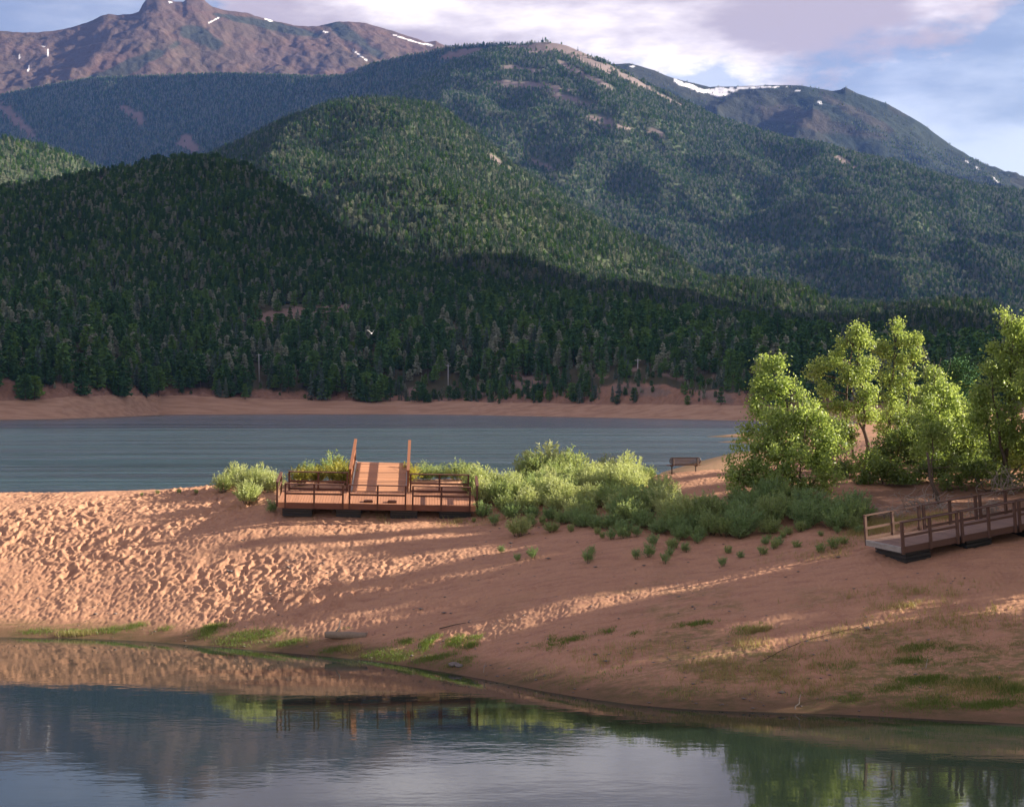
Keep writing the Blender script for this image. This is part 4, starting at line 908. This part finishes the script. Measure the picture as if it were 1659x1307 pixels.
# dead wood among the trees
def dead_brush(label, px, py, w_, h_, n, seed, cat='dead bush', lean=0.0):
    r = np.random.default_rng(seed); x, y, z = ground_at(px, py); root = empty('dead_bush', (x, y, z)); tag(root, label, cat, 'dead bushes under the poplars')
    mb = MB()
    for k in range(n):
        a = r.random() * 6.28; b0 = np.array([r.normal() * w_ * .25, r.normal() * w_ * .2, -.05]); e = b0 + np.array([math.cos(a) * w_ * r.uniform(.2, .7) + lean, math.sin(a) * w_ * .4, h_ * r.uniform(.25, 1)])
        p = limb(mb, b0, e, .024, .009, r, .35, 6, 3)
        for q in range(4):
            s0 = np.array(p[r.integers(1, 6)]); limb(mb, s0, s0 + r.normal(size=3) * np.array([.35, .25, .22]) * w_ * .7, .015, .006, r, .3, 4, 3)
    mb.build('branches', M['deadwood'], root)
dead_brush('pale dead brush tangled against the walkway railing', 1590, 838, 1.5, 1.1, 34, 31)
dead_brush('dry grey brush under the dead trunk', 1500, 828, 1.6, .9, 30, 32)
dead_brush('low dry brush beside the tilted walkway end', 1440, 838, 1.3, .6, 26, 33)
dead_brush('bare grey twigs standing under the large dark poplar', 1622, 800, 1.2, 1.7, 22, 34)
x, y, z = ground_at(1524, 818); r = np.random.default_rng(5); root = empty('dead_tree', (x, y, z)); tag(root, 'leaning grey dead trunk with broken branches behind the walkway', 'dead tree')
mb = MB(); p = limb(mb, (0, 0, -.2), (-.65, .1, 2.6), .12, .05, r, .12, 8, 7); mb.build('trunk', M['bark'], root, smooth=True)
for k in range(9):
    mb = MB(); s0 = np.array(p[r.integers(1, 8)]); e = s0 + np.array([r.normal() * .9, r.normal() * .4, r.uniform(-.5, .8)]); q = limb(mb, s0, e, .018, .005, r, .3, 6, 4)
    for j in range(3): s1 = np.array(q[r.integers(2, 6)]); limb(mb, s1, s1 + r.normal(size=3) * .3, .01, .004, r, .3, 4, 3)
    mb.build('branch', M['bark'], root)

# ------------------------------------------------------------------ sage shrubs
def sage_mesh(key, seed, mat, rad, hgt, nst, nlf, leaf, flop=.38):
    r = np.random.default_rng(seed); st = MB(); cen = []
    for k in range(nst):
        a = r.random() * 6.28; q = r.random() ** .6; b0 = np.array([math.cos(a), math.sin(a), 0]) * rad * .3 * q
        e = np.array([math.cos(a) * rad * q, math.sin(a) * rad * q, hgt * (1 - flop * q ** 2) * r.choice([r.uniform(.45, .8), r.uniform(.75, 1.05), r.uniform(.95, 1.3)])])
        for t in np.sort(r.uniform(.22, 1.0, nlf)): cen.append(b0 + (e - b0) * t + np.array([0, 0, .06 * math.sin(3.1 * t)]))
        if k % 3 == 0: st.tube([tuple(b0 - [0, 0, .05]), tuple((b0 + e) / 2 + [0, 0, .03]), tuple(e)], [.008, .006, .003], 3, cap=False)
    cen = np.array(cen); n = len(cen); c = cen + r.normal(size=(n, 3)) * .025
    out_ = c * np.array([1, 1, 0]); out_ /= np.maximum(np.linalg.norm(out_, axis=1)[:, None], 1e-3)
    a = out_ * .55 + r.normal(size=(n, 3)) * .55 + np.array([0, 0, .75]); a /= np.linalg.norm(a, axis=1)[:, None]
    s = np.cross(a, r.normal(size=(n, 3))); s /= np.maximum(np.linalg.norm(s, axis=1)[:, None], 1e-6)
    l = leaf[0] * r.uniform(.6, 1.3, (n, 1)); w_ = leaf[1] * r.uniform(.7, 1.2, (n, 1))
    V = np.stack([c - a * l * .2, c + s * w_ / 2 + a * l * .3, c + a * l * .8, c - s * w_ / 2 + a * l * .3], 1).reshape(-1, 3); V[:, 2] = np.maximum(V[:, 2], .01)
    f = mesh_np('foliage', V, np.arange(n * 4).reshape(-1, 4), M[mat], link=False).data
    o = st.build('stem', M['stem']); sm = o.data; bpy.data.objects.remove(o); SG[key] = (f, sm)
SG = {}
for i in range(3):
    sage_mesh('pale%d' % i, 200 + i, 'sage_pale', .72, 1.0, 110, 26, (.13, .035))
    sage_mesh('sage%d' % i, 210 + i, 'sage', .75, .95, 110, 26, (.13, .035))
    sage_mesh('deep%d' % i, 220 + i, 'sage_deep', .8, .9, 120, 26, (.13, .034), flop=.3)
sage_mesh('yellow', 230, 'yellow', .7, .95, 110, 24, (.12, .04))
sage_mesh('small', 231, 'sage', .28, .48, 28, 16, (.13, .026), flop=.15)
sage_mesh('smalldeep', 232, 'sage_deep', .30, .48, 30, 16, (.15, .022), flop=.15)
def shrub(key, x, y, s, label, group=None, name='sage_shrub', sz=None, cat='shrub', sink=.03):
    root = empty(name, (x, y, gz(x, y) - sink), (0, 0, random.uniform(0, 6.28))); root.scale = (s, s, sz or s); tag(root, label, cat, group)
    for nm, me in zip(('foliage', 'stem'), SG[key]):
        o = bpy.data.objects.new(nm, me); C.objects.link(o); o.parent = root
    return root
def shrub_px(key, px, D, s, label, **k): x = xs(px, D); return shrub(key, x, D, s, label, **k)
shrub_px('pale0', 402, 93.6, 1.25, 'pale sage shrub in front of the clump beside the dock end', sz=1.2)
for px, D, s in ((362, 98, 1.05), (385, 99, 1.3), (420, 97, 1.35), (440, 96, 1.2), (398, 97, 1.3)):
    shrub_px('pale%d' % (px % 3), px, D, s, 'pale sage shrub in the clump between the lake and the dock end', group='pale shrubs beside the dock')
shrub_px('smalldeep', 441, 91.4, 1.2, 'small dark tuft of shrub touching the dock corner post')
for px, D, s in ((486, 98, 1.1), (515, 99, 1.0), (548, 98.5, 1.35), (560, 97.5, 1.1), (663, 98.5, 1.1)):
    shrub_px('yellow', px, D, s, 'yellowing shrub growing behind the dock railing', group='yellowing shrubs behind the dock')
for px, D, s in ((500, 101, 1.1), (540, 102, 1.5), (690, 100, 1.0), (715, 101, .9), (745, 99.5, 1.2), (770, 97, 1.1), (762, 95.5, .9)):
    shrub_px('sage%d' % (px % 3), px, D, s, 'grey-green sage shrub seen through the rear railing of the dock', group='sage shrubs behind the dock')
shrub_px('pale1', 890, 102, 2.35, 'large round pale green shrub standing above the other sage', sz=2.0, name='round_shrub')
shrub_px('sage2', 862, 101, 1.7, 'green shrub leaning against the large round one')
shrub_px('sage1', 925, 100.5, 1.8, 'mid green shrub between the large round one and the grey twiggy one')
x = xs(985, 102); gs = shrub('sage0', x, 102, 1.25, 'grey twiggy half-bare shrub behind the sage by the lake', sz=1.35)
r = np.random.default_rng(77); mb = MB()
for k in range(46):
    b0 = r.normal(size=3) * np.array([.35, .3, 0]); e = b0 + np.array([r.normal() * .5, r.normal() * .4, r.uniform(.6, 1.25)]); limb(mb, b0, e, .012, .004, r, .2, 5, 3)
mb.build('bare_branches', M['deadwood'], gs)
shrub_px('pale2', 840, 86.2, 1.05, 'small bright pale shrub alone on the sand in front of the sage band', sz=.95)
shrub_px('sage1', 893, 86.0, .62, 'little green shrub next to the lone pale one', sz=.55)
front = [(780, 90.5), (850, 89.5), (920, 87), (1000, 83.6), (1100, 81.2), (1200, 80.3), (1300, 80.6), (1395, 79.5)]
rear = [(780, 98), (900, 99), (1000, 98), (1050, 96), (1070, 92), (1090, 85.5), (1150, 85.5), (1200, 86.5), (1300, 85.5), (1395, 82.5)]
placed = []; tries = 0
while len(placed) < 120 and tries < 6000:
    tries += 1; px = rng.uniform(775, 1398); a, c = interp(px, front), interp(px, rear); D = rng.uniform(a, c)
    if any((xs(px, D) - q[0]) ** 2 + (D - q[1]) ** 2 < .72 ** 2 for q in placed): continue
    placed.append((xs(px, D), D, px, (D - a) / max(c - a, .1)))
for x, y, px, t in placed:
    in_sun = (px < 1010 and t > .12) or (px < 1120 and t > .55)  # sunlit and shaded tones put into leaf colour by position
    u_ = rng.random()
    if in_sun: key, lab, grp = ('pale%d' if u_ < .6 else 'sage%d') % rng.integers(3), 'pale sage shrub in the sunlit part of the dense band beside the dock', 'sunlit sage band'
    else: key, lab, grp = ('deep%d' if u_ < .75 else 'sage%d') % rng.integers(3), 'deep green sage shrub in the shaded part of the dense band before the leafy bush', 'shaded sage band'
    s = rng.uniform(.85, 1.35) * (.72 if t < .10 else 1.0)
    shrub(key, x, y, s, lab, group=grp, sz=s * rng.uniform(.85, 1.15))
for px, py, s, k in ((812, 896, .7, 'smalldeep'), (838, 910, .7, 'smalldeep'), (862, 906, 1.0, 'smalldeep'), (952, 912, 1.15, 'smalldeep'), (958, 900, .8, 'smalldeep'), (1030, 906, .9, 'smalldeep'), (1052, 904, 1.2, 'smalldeep'), (1078, 914, .9, 'smalldeep'),
                     (1085, 902, .8, 'smalldeep'), (1170, 918, .8, 'smalldeep'), (1235, 902, .9, 'small'), (1255, 892, 1.0, 'small'), (1330, 896, .9, 'small'), (1352, 890, 1.1, 'small'), (1366, 884, .8, 'small'), (935, 854, 1.1, 'small'), (925, 862, .8, 'small'), (1000, 862, .7, 'small'),
                     (905, 846, 1.2, 'small'), (1110, 895, .9, 'smalldeep'), (1290, 890, .8, 'small'), (1180, 898, .8, 'small'), (968, 868, .8, 'small'), (1200, 905, .7, 'smalldeep'), (716, 832, .5, 'small'), (742, 838, .6, 'small'), (768, 846, .5, 'small'), (290, 800, .6, 'small'), (255, 801, .5, 'small'), (318, 800, .6, 'small'), (230, 803, .4, 'small')):
    x, y, z = ground_at(px, py); D_ = y
    lab = 'low green tuft scattered on the sand in front of the sage band' if py > 845 else 'sparse small tuft on the sand beside the dock'
    shrub(k, x, y, s, lab, group='tufts in front of the sage band' if py > 845 else 'sparse tufts beside the dock', name='plant_tuft', cat='plant')

for k in range(24):
    px = rng.uniform(790, 1400); D = interp(px, front) - abs(rng.normal()) * 1.3 - .2
    shrub(('small', 'smalldeep')[k % 2], xs(px, D), D, rng.uniform(.55, 1.25), 'low green tuft scattered on the sand in front of the sage band', group='tufts in front of the sage band', name='plant_tuft', cat='plant')
# ------------------------------------------------------------------ grass as ground cover
def blades(name, patches, mat, label, hmin, hmax):
    P_ = []; 
    for px, py, rx, ry, n in patches:
        x0, y0, z0 = ground_at(px, py)
        wx_ = rx / F * y0; x1, y1, z1 = ground_at(px, py - ry); dy = max(abs(y1 - y0), .15)
        k_ = max(1, n // 7); cx_ = x0 + rng.normal(size=k_) * wx_ * .55; cy_ = y0 + rng.normal(size=k_) * dy * .6
        i_ = rng.integers(0, k_, n); sx = cx_[i_] + rng.normal(size=n) * .13; sy = cy_[i_] + rng.normal(size=n) * .10
        P_.append(np.c_[sx, sy])
    P_ = np.concatenate(P_); z = near_z(P_[:, 0], P_[:, 1]); ok = z > 0.02; P_ = P_[ok]; z = z[ok]; n = len(P_)
    hh = rng.uniform(hmin, hmax, n); a = rng.uniform(0, 6.28, n); ln = rng.normal(size=(n, 2)) * .45 * hh[:, None]; w_ = .011
    B = np.c_[P_, z - .03]; dx = np.c_[np.cos(a) * w_, np.sin(a) * w_, 0 * a]
    V = np.stack([B - dx, B + dx, B + np.c_[ln, hh + .03]], 1).reshape(-1, 3)
    o = mesh_np(name, V, np.arange(n * 3).reshape(-1, 3), M[mat]); tag(o, kind='stuff'); o['label'] = label
blades('shore_grass', [(60, 1026, 26, 4, 500), (120, 1027, 30, 4, 700), (180, 1024, 30, 5, 800), (222, 1016, 16, 6, 600), (268, 1020, 14, 4, 300), (335, 1026, 16, 9, 1200), (350, 1018, 24, 4, 800), (395, 1034, 40, 8, 2200), (440, 1028, 26, 6, 1000), (470, 1044, 30, 6, 900), (540, 1056, 26, 5, 700), (560, 1022, 10, 3, 200),
                        (612, 1060, 28, 5, 900), (655, 1042, 14, 4, 500), (690, 1043, 10, 6, 700), (704, 1034, 6, 3, 200), (738, 1040, 18, 6, 900), (762, 1046, 10, 5, 400), (770, 1033, 8, 2, 150), (640, 1066, 40, 6, 1200), (700, 1070, 36, 7, 1000), (740, 1078, 30, 6, 600), (860, 1052, 24, 4, 700), (895, 1046, 14, 4, 500), (925, 1038, 22, 4, 700), (892, 1036, 5, 5, 250), (985, 1022, 12, 4, 200), (1130, 1013, 22, 3, 500), (1100, 1016, 10, 2, 150),
                        (1030, 1028, 12, 3, 250), (1210, 1020, 22, 5, 400), (1500, 1052, 40, 8, 2000), (1560, 1056, 40, 8, 1800), (1620, 1062, 36, 8, 1800), (1480, 1072, 40, 6, 1000), (1560, 1078, 50, 6, 1500), (1640, 1050, 30, 6, 900), (1440, 1120, 40, 8, 1500), (1500, 1105, 50, 8, 2200), (1580, 1104, 50, 8, 2400), (1640, 1116, 30, 9, 1500), (1380, 1136, 40, 6, 900), (1500, 1140, 60, 8, 2200), (1600, 1146, 50, 8, 2000), (1310, 1130, 30, 5, 300), (1360, 1080, 40, 8, 500), (1300, 1060, 60, 8, 400),
                        (960, 1100, 60, 8, 400), (1100, 1125, 60, 8, 600)], 'grass', 'short green grass along the pool edge', .03, .13)
blades('dry_grass', [(1230, 1025, 20, 3, 500), (1215, 1040, 30, 5, 400), (1405, 862, 40, 8, 1500), (1350, 882, 50, 8, 900), (1420, 850, 30, 6, 1200), (1470, 846, 40, 6, 1400), (1520, 838, 40, 5, 900), (570, 1052, 14, 3, 250), (120, 1031, 40, 2, 400), (800, 845, 30, 6, 300), (730, 846, 30, 5, 250), (1290, 905, 60, 8, 300), (1340, 898, 40, 8, 300), (600, 838, 100, 4, 200), (1450, 985, 40, 5, 300), (1150, 1080, 60, 10, 200), (1350, 1030, 80, 14, 300), (1000, 1060, 120, 20, 900), (1200, 1090, 140, 20, 1500), (1400, 1060, 140, 24, 1800), (1550, 1010, 120, 22, 1500), (1580, 1120, 90, 20, 1200), (1480, 960, 140, 14, 900), (1320, 1110, 120, 14, 1200)], 'grass_dry', 'straw-coloured dry grass', .05, .30)

n = 5200; gx = rng.uniform(-30, 28, n); gy = rng.uniform(56, 98, n); gzv = near_z(gx, gy); ok = (gzv > .05) & (rng.random(n) < np.exp(-gzv / 2.2) + .12); gx, gy, gzv = gx[ok], gy[ok], gzv[ok]; n = len(gx)
O8 = np.array([(1, 0, 0), (0, 1, 0), (-1, 0, 0), (0, -1, 0), (0, 0, .6), (0, 0, -.6)], float); F8 = np.array([(0, 1, 4), (1, 2, 4), (2, 3, 4), (3, 0, 4), (1, 0, 5), (2, 1, 5), (3, 2, 5), (0, 3, 5)])
sz = rng.gamma(2.0, .013, n) + .012; st = np.stack([sz * rng.uniform(.7, 1.9, n), sz, sz * .8], 1)
Vp = (O8[None] * st[:, None] + np.stack([gx, gy, gzv + .02], 1)[:, None]).reshape(-1, 3); Fp = (F8[None] + 6 * np.arange(n)[:, None, None]).reshape(-1, 3)
pb_ = mesh_np('pebbles', Vp, Fp, M['stone']); tag(pb_, kind='stuff'); pb_['label'] = 'small pebbles and litter strewn over the sand'
# ------------------------------------------------------------------ driftwood, sticks, rope, stones
x, y, z = ground_at(561, 1037); log = empty('driftwood_log', (x, y, z + .10), (0, 0, R(-4))); tag(log, 'short weathered grey log lying on the grassy pool edge', 'log')
mb = MB(); r = np.random.default_rng(3); mb.tube([(-.95, 0, .05), (-.72, 0.02, .06), (-.3, -.02, .04), (.1, .02, .045), (.5, -.01, .03), (.9, 0, .03)], [.13, .165, .155, .17, .155, .15], 10); mb.build('trunk', M['driftwood'], log, smooth=True)
mb = MB(); limb(mb, (-.5, 0, .1), (-.28, .1, .68), .045, .012, r, .1, 5, 5); mb.build('branch_stub', M['deadwood'], log, smooth=True)
mb = MB(); limb(mb, (.86, .05, -.1), (.92, .1, .22), .03, .01, r, .1, 4, 4); mb.build('branch_stub', M['deadwood'], log, smooth=True)
def stick(pts, rad, label, mat='deadwood', name='stick', cat='stick'):
    P3 = []
    for px, py, dz in pts:
        x, y, z = ground_at(px, py); P3.append((x, y, z + dz))
    mb = MB(); mb.tube(P3, list(np.linspace(rad, rad * .5, len(P3))), 5); o = mb.build(name, M[mat], smooth=True); tag(o, label, cat); return o
x, y, z = ground_at(1288, 1149)
mb = MB(); mb.tube([(x, y, -.15), (x + .01, y, .18), (x + .16, y + .02, .28), (x + .15, y, .42), (x + .21, y, .62)], [.022, .02, .02, .016, .008], 5); tag(mb.build('stick', M['deadwood'], smooth=True), 'crooked white stick standing upright at the water edge', 'stick')
x, y, z = ground_at(783, 1092)
mb = MB(); mb.tube([(x, y, z - .1), (x + .04, y, z + .25), (x + .1, y, z + .42)], [.014, .012, .005], 4); mb.tube([(x + .03, y, z + .2), (x + .18, y, z + .38)], [.008, .004], 4); tag(mb.build('twig', M['deadwood']), 'thin forked twig standing on the pool edge past the log', 'twig')
stick([(1232, 1075, .03), (1262, 1062, .05), (1300, 1044, .04), (1345, 1032, .04), (1385, 1022, .05), (1410, 1010, .03)], .012, 'dark rope lying in a long curve on the worn slope', 'rope', 'rope', 'rope')
stick([(712, 1022, .03), (735, 1015, .06), (755, 1013, .04)], .03, 'dark grey twig lying on the sand near the grass patches', 'bark', 'twig', 'twig')
stick([(1500, 1084, .05), (1503, 1076, .16)], .018, 'short pale stick in the grass below the walkway')
stick([(506, 1000, .02), (512, 990, .12)], .02, 'small pale stick in the sand uphill of the log')
def stone(px, py, s, label, seed):
    x, y, z = ground_at(px, py); import bmesh
    bm = bmesh.new(); bmesh.ops.create_icosphere(bm, subdivisions=3, radius=1); r = np.random.default_rng(seed)
    for v in bm.verts:
        n = 1 + .25 * float(pn(v.co.x * 1.3 + seed, v.co.y * 1.3 + v.co.z, 7)) + .1 * float(pn(v.co.x * 3 + v.co.z * 2, v.co.y * 3, 8)); v.co = Vector((v.co.x * n * s, v.co.y * n * s * .8, v.co.z * n * s * .5))
    me = bpy.data.meshes.new('stone'); bm.to_mesh(me); bm.free(); me.materials.append(M['stone']); o = bpy.data.objects.new('stone', me); C.objects.link(o); o.location = (x, y, z + s * .2); tag(o, label, 'stone')
stone(735, 1080, .22, 'flat grey stone in the wet grass at the pool edge', 1); stone(744, 1083, .16, 'smaller grey stone touching the flat one at the pool edge', 2)
stone(1308, 1040, .10, 'small dark stone on the slope beside the rope', 3); stone(1405, 1022, .12, 'dark stone near the upper end of the rope', 4)

# ------------------------------------------------------------------ utility poles and the gull
for i, (px, py, lab) in enumerate([(420, 573, 'utility pole with one crossarm against the dark wood, nearest the pink clearing'), (726, 590, 'utility pole with one crossarm beside the flying gull, above a sandy gap'), (1033, 581, 'utility pole with one crossarm above the sand scarps, nearest the poplars')]):
    D = float(Dw[int((px + 300) / 2200 * 899)]) + 85; zt_ = zs(py, D); zb_ = shore_z(px, D) - 1; hh = zt_ - zb_
    root = empty('utility_pole', (xs(px, D), D, zb_), (R(0), R(0.8 * (i - 1)), R(8 * i - 6))); tag(root, lab, 'utility pole', 'utility poles on the far shore')
    MB().tube([(0, 0, 0), (0, 0, hh)], [.24, .17], 8).build('pole', M['pole'], root, smooth=True)
    ca = MB().box(-1.7, 1.7, -.10, .10, hh - 1.0, hh - .76).build('crossarm', M['pole'], root)
    for x in (-1.5, -.6, .6, 1.5): MB().tube([(x, 0, hh - .75), (x, 0, hh - .5)], .07, 6).build('insulator', M['metal'], ca)
D = 276; mb = MB()
bird = empty('gull', (xs(602, D), D, zs(540, D)), (0, R(-12), R(70))); tag(bird, 'white gull in flight with raised wings over the far wood', 'bird')
body = [(-.30, .02), (-.22, .05), (-.08, .085), (.06, .08), (.17, .05), (.23, .05), (.27, .03), (.33, .006)]
V = []; Q = []
for i, (x, rr) in enumerate(body):
    for k in range(8): a = k * math.pi / 4; V.append((x, rr * math.cos(a), rr * .9 * math.sin(a)))
for i in range(len(body) - 1):
    for k in range(8): Q.append((i * 8 + k, i * 8 + (k + 1) % 8, (i + 1) * 8 + (k + 1) % 8, (i + 1) * 8 + k))
for sgn in (-1, 1):
    b0 = len(V); st_ = [(0.05, .10, .03, .16), (.28, .13, .24, .15), (.46, .05, .42, .11), (.66, -.12, .55, .03)]
    for (yy, xx, zz, ch) in st_:
        V += [(xx, sgn * yy, zz), (xx - ch, sgn * yy, zz - .01), (xx - ch * .4, sgn * yy, zz + .025), (xx - ch * .4, sgn * yy, zz - .012)]
    for i in range(3):
        a = b0 + 4 * i; 
        for p_, q_ in ((0, 2), (2, 1), (1, 3), (3, 0)): Q.append((a + p_, a + q_, a + 4 + q_, a + 4 + p_))
b0 = len(V); V += [(-.28, -.02, 0), (-.28, .02, 0), (-.45, .08, .01), (-.45, -.08, .01)]; Q.append((b0, b0 + 1, b0 + 2, b0 + 3))
mesh_np('body', V, np.array(Q), M['gull'], bird, smooth=True)
